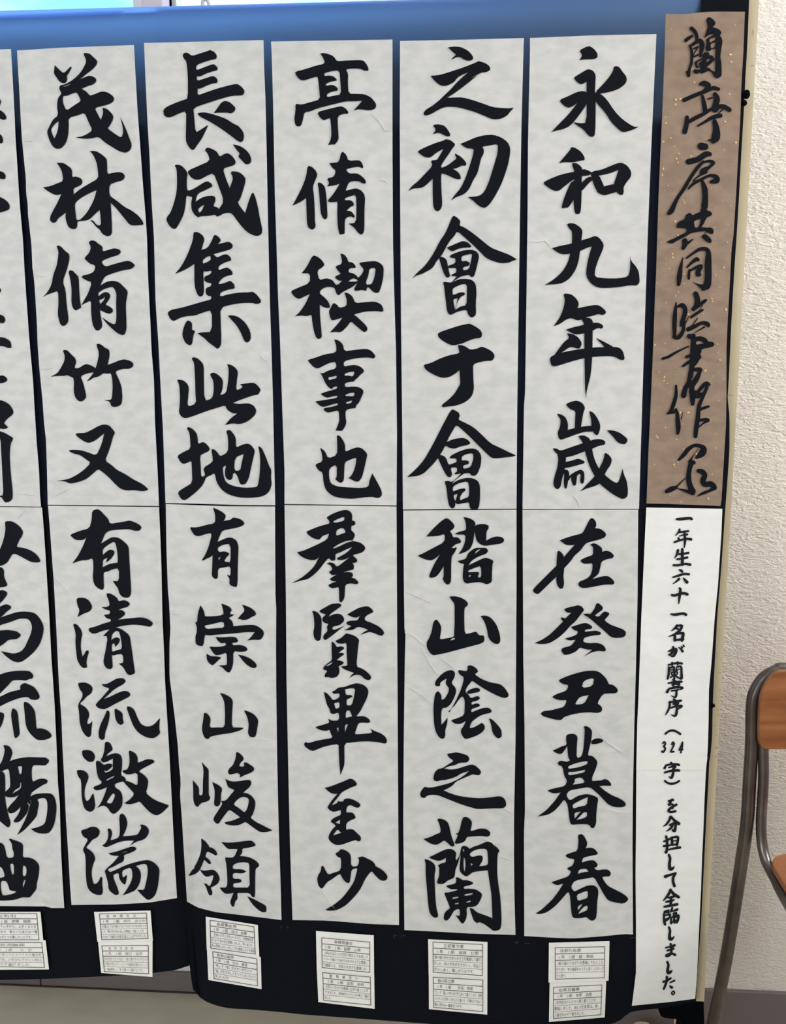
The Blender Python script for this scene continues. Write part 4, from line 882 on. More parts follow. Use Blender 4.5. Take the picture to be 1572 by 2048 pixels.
31.5 35.5 36 36 41 42 42.5 47.5 41 54 40.5 63 42.5 73 45 70 46 67 49 65.5 50 68 48 74 47 80 48 85 46.5 86 43 86 40 83 36.5 77 35.5 67 34.5 58 35 46
64 16.5 70 16.5 73.5 15 73 10 69.5 2 72 0.5 77 2.5 82 6 83.5 10 90 8.5 94 10 97 13 94 16.5 88 18 83.5 20 88 20 92 24 88 28 83 31 95 29.5 110 28 118 30.5 123.5 35 120 39.5 112 37.5 100 36.5 88 38 80 40 84 40.5 89 43 96.5 49 98 60 100 74 102 88 102.5 92 97 94.5 93.5 93 89 85 84 81 89.5 80 88.5 70 82 70.5 78 72 76 71 76.5 78 77 85 75 87.5 70 86.5 67 82 66.5 77 69 66 71.5 50 66 49.5 70 45.5 73.5 42 66 43.5 57 47 53 46.5 50 44 49.5 40.5 57 39 66 35.5 75 33 75 30.5 70 29.5 67 25.5 74 24.5 74 20.5 69 19.5 | 76 48 80 44 84 44 86 50 88 64.5 82 65.5 76 68 76 58.5 79 58 80 62 84 58 85.5 53 82 51 78 52 75.5 54.5
流 95 1355
35 6 43 5.5 49 8.5 51.5 12.5 50 18 44 22 41 26 36 30 43 33.5 47 39 47.5 44 45.5 49 45 53.5 49 52 51 49.5 50 58 49.5 66 47 68.5 43 66 39 60 36.5 51 36 40 34.5 31 39.5 23 40 18 37 14 35 9
61.5 7.5 67 7.5 73 4.5 79 1 86 0.5 89.5 4 86 8 80 11 74 15 69 20 64 24.5 71 22 80 17.5 87 15 92 16 94.5 19 93 22 86 25.5 77 30 69 34.5 64 36.5 58 35 54.5 31.5 57 28 62 23 67 17 71 12.5 64 10.5
68 36.5 71 40 70 48 68 56 65.5 63 65 70 62 71.5 58.5 69 58 62 60 54 65 44
76 35.5 79 36 85.5 40.5 85.5 47 87 52 83 54.5 79 51 77 46
89.5 33 94 33 99 37 102 45 106 53 112 56 118 55.5 123 52 128 46 127 58 128.5 63 125 67 120 69.5 112 68 104 63.5 98 56 94 46
激 100 1490
36.5 6 44 5.5 49 8 51.5 13 49.5 19 44 19.5 38.5 15 36.5 11
30 28.5 37 28.5 42 31.5 44 36 43 40 40.5 46 39 53 39.5 60 41.5 64.5 45 62 48 56 49.5 55.5 50.5 62 51.5 69 50 74 46 76.5 41 74.5 38 70 36 60 35.5 40 32 36
62.5 -4 68 -3 71.5 4 70 7 66 9.5 64 13 69 10.5 75 9 80 11 82 15.5 82 25 80.5 34.5 84 36 86.5 39 85.5 40.5 91 42 99.5 46.5 100 40 99.5 31.5 89 34 84 32 82 29 88 28 90.5 22 90.5 14 89.5 6 94 7.5 98 10.5 100 15 99.5 20.5 105 18.5 110 16 117 16.5 119.5 19.5 115 22 107 26 100.5 30 107 34 112 40 111 48 109 54.5 115 60 122 64 129 66.5 136 69 132 73 128 77 123 80 120 80 114 77 108 71 102 64 98 66 92 67.5 88 67.5 84.5 66 90 63 96.5 56 91 50 84.5 43 83.5 41.5 79 42.5 73.5 44.5 74 48.5 80 52 82.5 58 82.5 68 79 74 73 79 69 77 66 72 62 69 58 69.5 53.5 72 58 66 62 57 65 48 58 51 52 52 48.5 48 58 44.5 59 42 55 38 53 30 52 18 56 18 61 23 66 21 71 22 70.5 25 67 28 63.5 30.5 62 27.5 62 32 68 30 71.5 27.5 71.5 22 71.5 15.5 64 19.5 60 20 57.5 17 60 13 62 6 | 64 39.5 69 37 73.5 35 73 36.5 68 39 64 41 | 64 66 67.5 60 72 54.5 74 57 73 61 70 67
湍 110 1640
29 12 36 10 41 7.5 47 8 51 12 50.5 16 48 20 43 22 39 27 35 31.5 40 34.5 44 38.5 46 44.5 43.5 50 41.5 58 42 66 44 73.5 48 72 51 67.5 51.5 64.5 54 65.5 53.5 74 54.5 80 53.5 85.5 48 85.5 42 83 38 79 36 73 35 62 35 50 34.5 40 31.5 34 34 29 38 22 32 19
59.5 9.5 63 10 65 14 64.5 18 63 23 68 22 73 19.5 74 12 73 -5 76.5 -8 81 -3 82.5 4 81 10 79 15 77 18.5 85 18 94 17 97 11.5 98.5 8 96.5 6 99 5 104 7 107 11 106.5 16 103 21 99 23 92 25 85 29.5 90 23.5 82 23.5 73 25 66 28 58 31.5 53.5 29 57 27 60 22 61 16
60.5 38 70 36 80 32.5 88 30 92.5 31.5 92 34.5 87 37 81 39 78 40.5 79 44 77 48 73 49.5 67 53 61 55.5 60 57 62.5 59.5 70 56.5 78 52.5 88 49 98 46.5 106 45.5 112 48 116 51.5 119 56 118.5 65 117 77 114 86 109 90.5 105 91 101 87.5 97 83.5 93.5 79.5 97 79.5 101.5 80 104 70 106 58 104.5 50.5 100 50 92 52.5 96 56 98 62 97 71 92 80 85 83 77 86 82 79 87 70 88.5 62 86.5 54 80 56 76 58.5 77 66 80 64 81 62.5 82 64 80.5 72 79 74 75 70 73 66 72.5 60 66 62.5 67 68 71 77 73 84 70 86 66 84 61 79.5 60.5 72 58 63 56.5 58 59 55 66 49 71 43 72.5 41 65 40.5
#c6
映 0 200 7.312
-40 -20 -30 -24 -8 -12 1 0 1 5 -3 12 -12 16 -22 14 -36 6
-70 30 -40 22 -10 14 0 14.5 6 19 10 26 7 29 4 29 0 27 -8 27 -40 34 -68 42
-60 10 -50 8 -46 20 -48 60 -54 64 -58 60 -60 30
-34 30 -26 28 -20 40 -30 62 -56 78 -44 60 -36 46
-24 46 -8 48 0 50 3 53 4.5 60 3 63 0 63.5 -8 62 -18 56
帶 0 320 7.312
-80 26 -40 20 -10 16 0 16 5 18 8 22 8 26 6 28.5 0 27 -10 27 -40 31 -78 37
-62 10 -55 10 -53 26 -55 44 -60 46 -62 30
-36 8 -28 8 -27 26 -29 44 -34 46 -36 30
-80 66 -40 58 -10 52 0 54 6 57 11 61 14 66 14 70 12 73 6 75 0 77 -8 75 -12 68 -40 68 -74 78
-60 80 -52 80 -50 110 -56 112 -60 96
-34 72 -26 72 -25 130 -31 136 -35 120
-14 80 -6 80 -4 108 -10 114 -16 108
左 0 480 7.312
-90 60 -40 48 -4 68 0 70 1.5 74 0 77 -8 76 -40 62 -88 74
-44 20 -34 24 -36 60 -56 100 -96 140 -60 92 -46 56
-50 108 -20 102 0 109 5 111 8 116 6 121 3 122 0 121 -10 118 -48 122
-30 116 -22 116 -22 146 -30 148
-84 160 -40 146 0 142 5 142.5 11 145 15.5 149 16.5 155 16 158 12 158 6 155.5 0 155 -40 160 -80 172
右 0 760 7.312
-80 -2 -30 -8 -2 -6 4 -7 9 -4 11 0 7 3.5 0 5 -30 4 -78 12
-46 -30 -36 -28 -36 8 -60 40 -96 60 -66 26 -48 0
-40 38 -20 30 0 29 8 32 15 37 20 46 18 51 11 56 6 62 6 64 11 68 11 70 6 72 0 71 -14 70 -16 60 -30 64 -38 70 -44 60 | -30 46 -14 42 -10 52 -26 56
引 0 760 7.312
-4 74 0 75 6 77 13 81 19 84.5 18.5 87 15 94 14 110 15 130 17 150 18.5 165 18 174 14 178 8 179.5 5 176 2 171 -4 171 -1 169 5 169 3.5 140 2 110 0.5 84 -4 80
-70 82 -40 76 -30 82 -32 100 -60 108 -60 122 -36 118 -28 124 -34 160 -48 172 -60 164 -46 158 -42 132 -66 136 -74 126 -70 100 -46 92
以 0 1030 7.312
7 10 10 9 17 9 24 13 30 18 33.5 24 33 28 31 33 29.5 34 28 37 24 46 26 47 34 48 43 51 50 55 56 61 59 67 58 69 54 69.5 46 69 38 65 29 60 23 57 18 57 15 62 11 69 5 73 0 74.5 -6 74 -20 80 -8 64 0 50 4 40 6.5 30 8 20
-70 30 -60 26 -52 34 -56 70 -34 60 -40 74 -64 92 -72 84
為 0 1030 7.312
-12 84 -4 76 0 76 4 78 6 82 5.5 90 8 96 11 102 8 105 0 106 -14 108 -20 100 -12 96
-30 124 -10 114 0 110 5 110 10 112.5 10.5 116 8 120 3 126 0 129 -16 140 -30 144
-30 146 -10 136 0 134 6 131 11 130.5 16.5 134 15.5 137 10 141 4 147 0 150 12 146 24 142 35 141 46 142 53 145 60 154 64 164 62.5 176 58 189 50 200 41 208 33 214 26 216 17 213 8 206 1 199 10 201 20 203 30 200 36 194 40 185 45 174 47 164 45 157 42 153 38 151.5 28 151.5 14 157 0 161 -30 176
-24 170 -6 168 0 169 10 168 18 169 24 170 30 174.5 30 177 25 181.5 18 182 12 182.5 6 188 0 192 -10 196 -24 196
流 0 1310 7.312
-60 40 -30 34 0 28.5 10 25 24 23 38 23 44 24 49 30 47 35 44 34.5 38 37.5 28 36.5 18 37 12 44 6 50 0 56 -16 74 -24 76 -10 56 -30 50 -56 56
-40 78 -16 68 0 61 14 54 28 51 30 50 29 45 35 40.5 42 43 50 47 55 54 58 60 57 64 52 66 45 65 40 61 28 63 14 68 0 75 -20 86 -36 90
-16 92 -6 84 0 83.5 5 85 6 89 4 98 0 107 -10 120 -20 126 -12 108
18 77.5 23 80 26 85 27 98 29 115 26 120 22 122 20.5 118 19 108 17 96 16 86
35.5 68 42 70.5 48 77 51 83 52 92 53 108 57 107 64 108 70 111 74.5 115.5 75.5 119 72 122 65 124.5 55 124.5 50 121 44 115 39 107 37 98 36 85 34.5 72
觴 0 1510 7.312
4.5 -14 8 -14.5 13 -13 17 -8 18 -2 16 4 14 9 22 6 32 4 42 3 58 3.5 66 3.5 70 6 72 9 69 13 66 15.5 58 15 47.5 15 46 24 47 40 54 36 60 34.5 66 35 70 37.5 68 42 64 43 56 48 50 52 46 55 45 58 44 61 50 57.5 60 56 72 56 77 58 80 63 82 70 82.5 80 81 92 79 102 75 110 70 115 58 115 50 112 45 108 54 106 62 103 66 99 68 90 69.5 78 69 68 66 63 60 63 54 65 57 70 55 80 54 88 50 94 42 103 34 111 25 117 32 104 38 92 42 80 45.5 66 39 70 42.5 74 40 84 34 92 28 98 22 99 19 97 26 88 29.5 80 30 76 22 84 14 86 10 80 15 73 22 66 27 59 20 62 12 62 7 60 9 75 12 88 15.5 98 14 105 11 106 6 102 0 97 -10 90 -8 60 -6 30 0 24 2 23 7 28 7.5 40 7.5 54 12 50 15 46 14.5 34 13 20 6 22 0 25 -16 30 -16 22 -6 18 0 14 4 6 6 -2 7 -8 | 25.5 17 32 16 32 22 31 28 28 28 27 22 | 29.5 40 31 40.5 30.5 49 24 53 17.5 57 22 51 29 47.5 | 40 67 46 68 45 72 42 72
曲 0 1570 7.312
12.5 79 15 78.5 22 81 31 84.5 33.5 88 33.5 96 33 106 42 106 50 109 56 115 57.5 122 56 135 53.5 144 53.5 152 48 159 43.5 165 33 164 22 168 10 169 0 169 -20 168 -30 120 -24 108 -12 98 -10 86 0 84 5 87 7.5 94 10 107 20 106 20 98 18 94 17.5 86 | 14 115.5 20 115 20.5 128 19 132 17 130 | 34 117 38 120 39 126 37.5 133 33 133.5 33 122 | 34.5 140 37.5 138 34 150.5 33 146 | 0 119 4 123 7.5 134 0 136 -8 137 -10 122 | 1 140 9.5 140.5 13 150 14 154 20 155 24 156 20 159 5 162 3 160 1 152
#t
蘭 1320 20 8.716
82 14 85 12 90 14 94.5 18.5 97 22.5 95 27 91.5 30 97 31 103 34 107.5 38.5 106 42 104 44 108 50 109 56 107 66 106 74 105 82 107 92 107.5 104 107.5 114 104 117.5 99 119.5 95 117 92 112 88 107 83 106 80 108 76 110 71 111 69 108 66 111 61 111 58 108 58 105 61 103 66 104 71 103.5 69 99 64 102 62 99 60 94 60 91 64 88 68 86 73 83.5 75 80 67 83.5 71 79 75 77 77 73.5 82 73 87 75 85 78 92 79.5 95 85 95.5 87 92 90 88 94 84 97 81 100 86 101 91 106 94.5 107.5 96 107 96.5 96 96 84 96.5 74 96.5 67 90 68 88 71 84 72 80 71 79 66 81 58 80 51 85 48 90 45 95 42 88 42 83 45 77 49 80 40 83 30 82 22 80.5 19 | 86 51 92 48 96 47 97 52 92 54 88 57 86 54 | 88 60 92 57 96.5 55.5 96 64 92 66 89 67 88 63 | 81 87 86 84 88 86 84 89 81 92 | 71 88 75 86 74 88 70 91 66 94 67 96 70 96 68 99 65 96 64 92
~ 55 32 7 61 38 7 64 46 6 64 54 5
~ 56 45 4 50 49 6 45 53 6
~ 52 62 4 55 72 5 55 90 5 51 104 5 50 114 6
~ 56 61 5 63 56 6 70 53 7 73 60 9 72 72 7 69 79 3
~ 59 67 3 64 65 3 66 64 3 60 75 2 57 82 3 66 78 3
~ 47 108 4 49 115 4
亭 1320 20 8.716
~ 71 129 6 77 128 10 84 131 10
~ 80 135 3 74 142 2
~ 42 157 7 60 149 7 78 142 7 92 136 7 102 138 6
~ 74 150 5 77 165 8 79 178 8
~ 96 147 8 99 155 11 97 165 11 96 172 14
~ 84 155 3 91 153 3
~ 79 178 4 96 170 7 110 168 8 121 174 8
~ 112 171 3 102 180 1.5
~ 47 187 7 46 200 8 43 212 9
~ 48 196 6 62 188 7 78 180 6 90 172 4
~ 66 202 3 80 194 5 92 187 7 105 184 8
~ 95 194 8 98 208 12 97 222 15 93 228 10
~ 97 226 8 84 227 2
序 1315 165 8.716
~ 76 111 13 83 112 12
~ 54 138 10 70 134 10 84 125 10 91 125 8
~ 80 138 5 70 148 6 58 165 6 46 185 6 34 203 6 25 222 9 20 228 7
~ 80 139 4 90 137 5 97 140 7 92 146 5 80 154 10 76 157 5
~ 76 157 6 85 156 5 72 163 3 62 172 2 80 166 2 92 160 2
~ 54 185 3 62 177 5 78 168 5 92 162 5 102 165 9 103 171 10 94 173 6
~ 78 172 5 82 185 10 83 200 10 82 216 12
~ 84 224 7 76 226 3 69 230 1.5
共 1310 390 8.716
85 19 88 22 89.5 27 96 28 100 32.5 98 36 91 38.5 88 43 85 50 81 56 92 57 97 56.5 101 59 102.5 64 101 68 97 68 91 65 88 63 78 63.5 68 65 60 67.5 56 71 46 76 36 81 30 85 24 83.5 20 82 25 79 35 75 45 69 55 65 54.5 58 45 57.5 37.5 57 38 51 42 46 50 43 53 40 53 35 58 32 60.5 30.5 65.5 35.5 72 32 79 29.5 80 24 | 68 45 80 41.5 78 50 76 56 70 57.5 68 50
~ 90 64 1 85 69 1
80 72 84 69 89 68.5 94 72 98 77 99 81 97 84 92 82.5 88 80 84 76
~ 52 80 10 52 86 9 49 93 6
~ 57 84 5 66 77 2
同 1310 390 8.716
~ 48.5 109 1.5 45 125 6 42.5 142 9 41 156 6
~ 55 110 3 66 102 4 77 95 6 88 94 7 93 101 9 92.5 120 12 92.5 145 12 90 158 13 83 160 9 74 156 3 66 152 1
~ 84 163 8 92 160 8
~ 56 126 3 64 118 5 72 112 7 75 113 6
~ 60 131 4 59 140 5 59 146 4
~ 60 133 3 70 127 5 80 123 5 81 127 4 76 132 9 75 138 9 78 139 6
臨 1295 575 8.716
~ 50 26 2 48 45 7 47 65 8 47 84 6 46 86 6
~ 53 33 4 60 31 8 65 36 8 65 46 8 60 60 7 57 68 2
~ 63 60 7 62 75 6 55 86 8 48 88 5
~ 65 62 4 68 58 2 72 50 1
~ 84 11 9 87 22 10 85 32 9 80 38 7
~ 81 37 7 90 31 6 99 24 6 102 22 4
~ 96 31 1.5 86 46 1
~ 76 52 4 86 45 5 96 39 4
~ 87 54 2 78 66 2 72 74 3 71 72 4
~ 71 73 8 82 68 7 94 62 6 103 63 8 106 66 7
~ 99 69 3 82 79 1
書 1295 575 8.716
~ 73 85 9 79 86 9 80 84 8
~ 79 92 8 90 89 8 99 92 9 104 98 9 112 99 9
~ 80 92 8 80 105 11 79 120 10 77 140 9 75 155 9
~ 108 100 9 96 103 8 88 108 6
~ 86 102 5 98 101 7 102 102 5
~ 26 124 4 36 121 5 48 114 4 60 108 3 71 103 3
~ 78 118 6 90 112 8 88 106 6
~ 68 121 5 80 117 7 86 115 6
~ 78 126 8 90 122 7 88 118 6 84 124 8
~ 62 137 4 74 129 6 86 126 6 86 130 4 80 138 3
~ 74 148 6 72 165 8 66 176 8 63 188 10
~ 83 143 7 92 143 7 91 147 6 86 158 9 80 168 9 76 180 3
~ 75 182 7 84 183 7 93 187 6 95 185 5 88 190 7 76 184 7
作 1290 790 8.716
~ 54 -16 4 54 0 6 50 15 7 45 28 6 40 32 4
~ 41 31 3 50 30 5 54 26 6
~ 56 30 5 57 45 8 58 58 8 57 67 5
~ 63 42 2 66 30 1
~ 80 -22 8 82 -6 10 83 8 9 83 16 6
~ 86 4 5 96 -10 6 106 -20 7 112 -18 5
~ 108 -14 6 100 5 6 94 20 7 92 40 8 89 60 8 88 72 7
~ 94 26 5 104 22 5 111 20 4
~ 95 44 5 104 43 6 110 44 6 102 49 3 94 56 2
品 1290 790 8.716
~ 59 113 4 68 104 7 76 94 7 86 88 6 96 89 7 102 94 11 99 102 12 90 109 5
~ 92 94 1 84 106 1.5 78 116 5
~ 80 117 10 85 118 7
~ 80 120 9 77 132 8 76 146 9 79 160 10 83 168 11
~ 84 172 6 74 168 6 60 164 2 54 163 1.5
~ 38 168 7 46 164 9 54 161 6
~ 55 160 3 64 151 2 72 144 1
~ 93 132 7 100 134 9 104 140 9 101 150 10 105 156 9 114 155 10 120 160 10
~ 122 162 7 112 167 5 102 171 5 92 176 1.5
#w
一 1280 1015 9.1
~ 67 21 4 74 21 5.5 90 19.5 5 94 21 5
年 1280 1015 9.1
~ 72 40 4 71 44 4 65 51 1.5
~ 71 45 3.5 80 44 4 88 43 4
~ 72 52 2 79 50 3 86 49 4
~ 70 56 4 73 60 3.5
~ 63 63 4 72 60 4 84 57 4 93 58 5
~ 81 46 4 82 60 5 80.5 73 2
生 1280 1015 9.1
~ 69 78 5 67 86 4 63 92 1.5
~ 71 85 4 80 84 4 88 82.5 4.5
~ 77 76 5 77 90 5.5 77 104 5.5
~ 68 94 4 77 93 4 86 91 4.5
~ 61 105 4 70 105 4.5 82 102.5 4 91 104 5.5
六 1280 1015 9.1
~ 71 113 2 75 115 5 77 117 4
~ 60 127 3 70 124 4.5 80 121 4.5 89 121.5 4.5
~ 71 130 5 67 134 3.5 60 139 1.5
~ 79 128.5 2.5 82 132 5 85.5 136 6
十 1280 1015 9.1
~ 58 159 4 63 160 5 78 156 5 86 158 5.5
~ 72 147 4 73.5 150 5 72 162 5 70.5 175 2
一 1280 1015 9.1
~ 56.5 194 3 64 195 5 78 193 5 83.5 195 5.5
名 1275 1230 9.1
~ 72 19 4.5 68 24 4 62 29 1.5
~ 72 20 4 80 19 4.5 80 23 5 75 30 5 66 36 4 57 39 1.5
~ 68 24 2 73 25 4.5
~ 68 36 5 68 46 5.5
~ 70 34 4 82 33 5 83 36 5.5 81 46 6
~ 70 45.5 4 83 44 5
が 1275 1230 9.1
~ 57 66 3 64 63 4.5 69 62 5.5 70 66 6 66 74 5 62 75 3 60 72 2.5
~ 65 58 4 64 66 5 60 72 4.5 57 72 3
~ 75 59 2 79 62 3.5 82 66 5
~ 80 57.5 3 81.5 59.5 3.5
~ 83.5 55 3 84.5 57 3.5
蘭 1275 1230 9.1
~ 56 91 3 68 88 4 80 88 4 81 89 3
~ 63 87 4 63 92 3
~ 73 86 4 73 91 3
~ 57 95 4 57 105 4.5 55 116 4
~ 59 96 3 66 95 4 66 103 3
~ 60 99 2 65 98.5 2
~ 71 98 3.5 71 103 3
~ 71 95 3 79 94 4 80 105 4.5 80 115 5.5 76 115 3
~ 72 99 2 78 98.5 2
~ 60 102 2 73 101 2
~ 62 105 2.5 72 104 3 72 108 2.5
~ 62 105 3 63 109 2.5 71 108 2.5
~ 67 100 3.5 67 116 4
~ 65 110 3 60 114 2.5
~ 69 110 3 74 114 3.5
亭 1275 1230 9.1
~ 65 118 4 69 121 4.5
~ 56 124 3 68 122 4 80 121.5 4.5
~ 63 126 3 66 130.5 3.5
~ 65 126 3.5 76 125.5 4 74 129 3.5
~ 66 131 3 74 130 3
~ 57 135 4 54 140 5.5
~ 58 134 4 70 132 4 80 132 4.5 82 133.5 3.5 77 136 2
~ 62 138 3 70 137 3.5 74 136 3.5
~ 71 138 4 70.5 146 4.5 68 150 3.5 61 146.5 1
序 1275 1230 9.1
~ 66 153.5 4 70 156 4
~ 58 159 4 70 157 4 79 156 4.5
~ 59 158 4 58 168 4 54 177 3.5 51 182 1.5
~ 65 162 3.5 74 160 4.5 70 164 3.5
~ 67 162 3 72 165 3.5
~ 61 169 3.5 70 166 4 79 165.5 5 80 167 4 74 171 3
~ 72 167 4 71 178 5 68 184 4 61 181 1
（ 1265 1445 9.1
~ 60 20.5 4 66 16 4 73 14.5 4.5 80 16.5 4 87 21 4.5
3 1265 1445 9.1
~ 55.2 38 2.8 57.5 35.3 3 59.6 37.5 3.6 58.5 41.5 3.2 56 43.8 2.6
~ 56 43.8 2.6 59.3 46 3.6 58.5 50.5 3.8 56 53.8 3.6 53.8 52.8 4
2 1265 1445 9.1
~ 71.5 40 3 73.5 36 3.4 75.5 39 3.8 73 46 3.2 69.5 52.5 3
~ 69.5 53.5 3 72 53.5 3.4 75 53 3.4
4 1265 1445 9.1
~ 90.5 36 2.5 88 43 2.2 85 49.5 2.8
~ 85 50 3 88 49.7 3 91.5 49 3
~ 91 36 3.2 90.5 43 3.5 89 50 3.5 88 55 3
字 1265 1445 9.1
~ 70 73.5 4.5 73 76 4.5
~ 60.5 79 4 58.5 83 5
~ 61 78 4 72 76 4 82 76.5 5 85 77.5 4
~ 66 82 3 76 79.5 4.5 78 81 4 75 84 3
~ 59 91 4 70 88 4.5 80 87 5 85 87.5 4.5
~ 74 84 4 74 92 5 72 99 5 70 101 4 65.5 98 1
） 1265 1445 9.1
~ 59 106.5 4 65 110.5 4 72 111.5 4.5 79 110 4 85 106.5 4
を 1265 1445 9.1
~ 66 143 4 74 141 4.5
~ 72 140 4 68 147 4.5 66 150 4 73 149 3.5 73 156 4
~ 80 149.5 4.5 72 154 5 66 159 4.5 66 162 4 71 163 4.5 78 161.5 4.5
分 1265 1445 9.1
~ 69 172 5 67 178 4.5 62 185 4 56.5 189 1.5
~ 70 171 4 76 178 5 84 184 6 86 184 3
~ 67 187 3 72 184.5 4 78 183 5 78 190 5 76.5 197 6 73 196 4
~ 73 185 5 70 192 4.5 62 198 1.5
担 1250 1640 9.1
~ 77 37 3.5 83 33.5 4
~ 75 30 4.5 76.5 38 5 76.5 50 5 75 59 5 73 58 3
~ 77 48 4 86 44 3
~ 71 39 3.5 76 37.5 3.5
~ 70.5 47.5 4 76 47 4
~ 85 32 4.5 86 45 5
~ 86 32 4 96 31 4.5 95.5 40 5 94.5 46 4.5
~ 88 38 2.5 94 37.5 2.5
~ 88 45 3.5 94 44.5 3.5
~ 79 54 3 88 52 4 100 50 5
し 1250 1640 9.1
~ 80 64 5 82 70 5 81 80 5.5 82 89 6.5 87 88 5 90 84 1
て 1250 1640 9.1
~ 73.5 103 6 82 100 4.5 92 97 4.5
~ 92 98 4 88 104 5 87.5 112 5 90 120 5.5
全 1250 1640 9.1
~ 83 127 5 80 134 5 75 141 4 69.5 147 1.5
~ 83 127 4 88 134 5.5 97 140 5.5 99 140.5 3
~ 79 141.5 3.5 90 139 4.5
~ 84 141 5 83 155 5
~ 75 149 4 85 147 4.5 89 145.5 3
~ 71.5 158 4 82 156 5 95 153.5 5
臨 1250 1640 9.1
~ 72 167 4 79 165 5
~ 71 170 3.5 71 183 4.5 73 190 5
~ 73 169 3 79 168 3 79 172 3
~ 72 174 3 82 172 4 80 179 3
~ 73 181 3 80 179 3.5 73 185 3
~ 86 160 4 84 166 4 82 168 2
~ 87 166 3 95 163 5
~ 88 170 3 93 169 4 92 173 3.5 88 173 3
~ 84 178 3.5 84 188 4.5
~ 84 178 3 89 176 3.5 89 183 3.5
~ 90 178 3 97 174 5 96 182 5 94 187 4
~ 90 181 3.5 90 187 4
~ 83 186 3 96 183 3
し 1250 1823 9.1
~ 80 29 4.5 82 35 4.5 81 44 5.5 82 50 6.5 86 49.5 5 90 45 1
ま 1250 1823 9.1
~ 74 66 3 84 64 4 90 61.5 5
~ 77 71 3.5 84 69.5 4 88 67.5 4.5
~ 83 59 4 84 66 4.5 84 76 4.5 79 81 4 75 81 4 76 78.5 3 84 76 3.5 91 79 5
し 1250 1823 9.1
~ 77 92 4.5 79 98 4.5 77.5 107 5.5 79 111.5 6.5 83 110 5 86 106.5 1
た 1250 1823 9.1
~ 69.5 128 4 76 126 4 83 121.5 4
~ 76 119 4.5 76 126 4.5 73 135 4.5 70.5 141 4
~ 82 129.5 2.5 90 126 3.5
~ 81.5 135.5 2.5 84 138 5 86 138.5 4
。 1250 1823 9.1
~ 87 145.5 2.6 84.8 148.5 2.8 87 151.5 2.8 90.3 148 2.8 88.5 145.2 2.6 87 145.5 2.6
'''
for blk in DATA.strip().split('#')[1:]:
    key, body = blk.split('\n', 1)
    INK[key.strip()] = parse_ink(body)

SH = {}
SH['c1a'] = ('1060 76 1060 100 1056 285 1055 440 1053 590 1050 790 1048 810 1045 1018.5', '1313 68 1311.5 100 1303 285 1296.5 445 1291.5 590 1285 790 1278 1018', '1060 76 1180 71 1313 68', None)
SH['c1b'] = ('1045 1020 1046 1190 1046.6 1320 1049 1450 1050 1620 1048 1664 1048.5 1872', '1276.5 1019.5 1275 1200 1272 1330 1268.7 1450 1265.6 1600 1265 1700 1266 1869', None, '1048.5 1872 1100 1875 1145 1877 1200 1873 1250 1868 1266 1869')
SH['c2a'] = ('800 82 800 100 799.5 250 800.5 430 802 640 804 815 806 1019', '1048 76 1047 100 1043 250 1040 430 1037 640 1034.5 815 1033 1017.5', '800 82 920 79.5 1048 76', None)
SH['c2b'] = ('806.5 1021 808 1190 809 1263 811 1268 809.5 1330 807.5 1485 806.5 1640 808.8 1860', '1033 1019.5 1033 1190 1032 1330 1031 1485 1028 1640 1028 1720 1029 1800 1031 1870', None, '808.8 1860 870 1863 940 1867 1031 1870')
SH['c3a'] = ('542 83 543.3 105 546 200 548 305 550 400 553 490 556 590 560 680 563 770 566 860 569 940 569 1008', '785 79 785 105 785 305 786 480 787 530 790 640 792 700 794 870 793 1011', None, None)
SH['c3b'] = ('569 1010 572 1210 573 1360 577 1560 580 1690 585 1840', '793 1013 794 1210 795 1360 796 1560 797 1700 798 1850', None, '585 1840 650 1841 680 1843 740 1848 798 1850')
SH['c4a'] = ('288 86 289 110 291 160 293 200 295 245 299 310 303 400 308 475 311 600 317 690 321 770 326 860 331 1006', '527 80 528.5 140 531 200 533.5 310 536 440 538 530 540 610 543 700 546 800 548 900 550.5 1010.5', None, '331 1006 400 1007.5 430 1008.5 480 1010 550.5 1010.5')
SH['c4b'] = ('331.5 1008 333 1100 336 1185 338 1200 341 1262 339 1285 339 1355 342 1375 349 1430 356 1495 358 1530 361.5 1562 360 1590 364 1640 366 1675 370 1740 374 1803', '550 1013 551 1195 552.5 1215 552 1300 552.5 1375 554 1495 556 1600 558 1675 561 1760 563 1840', '331.5 1008 410 1011 450 1012.5 550 1013', '374 1803 395 1815 430 1824 490 1831 563 1840')
SH['c5a'] = ('34 101 38 170 41 230 44 280 47 310 52 360 52 385 56 410 55.5 425 59 455 63 490 65 540 68 555 71 600 74 650 75 685 79 740 83 780 85 800 88 845 92 880 94 940 95.5 1009.5', '268 90 270.5 140 275 220 281 300 286 370 291 430 294 475 296 550 301 650 303 700 308 760 310 845 313 900 316 960 318 1012', '34 101 80 98 130 95 160 94 268 90', None)
SH['c5b'] = ('96 1011.5 100 1060 105 1130 107 1155 109 1190 113 1265 116 1330 118 1370 123 1440 125 1495 128 1550 132 1640 136 1700 140 1770 143 1810', '318 1014 321 1080 323 1140 324 1190 325 1240 328 1300 330 1360 334 1430 338 1495 342 1570 346 1650 350 1730 354 1796', None, '143 1810 230 1809 300 1805 354 1796')
SH['c6a'] = ('-210 107 -195 300 -172 600 -152 1010', '22 98 25 150 29 225 31 275 34 320 37 370 40 415 46 480 49 540 53 600 58 670 61 705 66 760 69 815 73 880 78 940 80 990 82 1013.5', None, None)
SH['c6b'] = ('-150 1012 -130 1300 -95 1812', '84 1015 87 1050 91 1110 96 1190 99 1240 103 1320 106 1360 109 1405 113 1490 116 1570 119.5 1605 122 1700 125 1760 128.5 1816', None, '-95 1812 0 1812 95 1813 102 1816 128.5 1816')
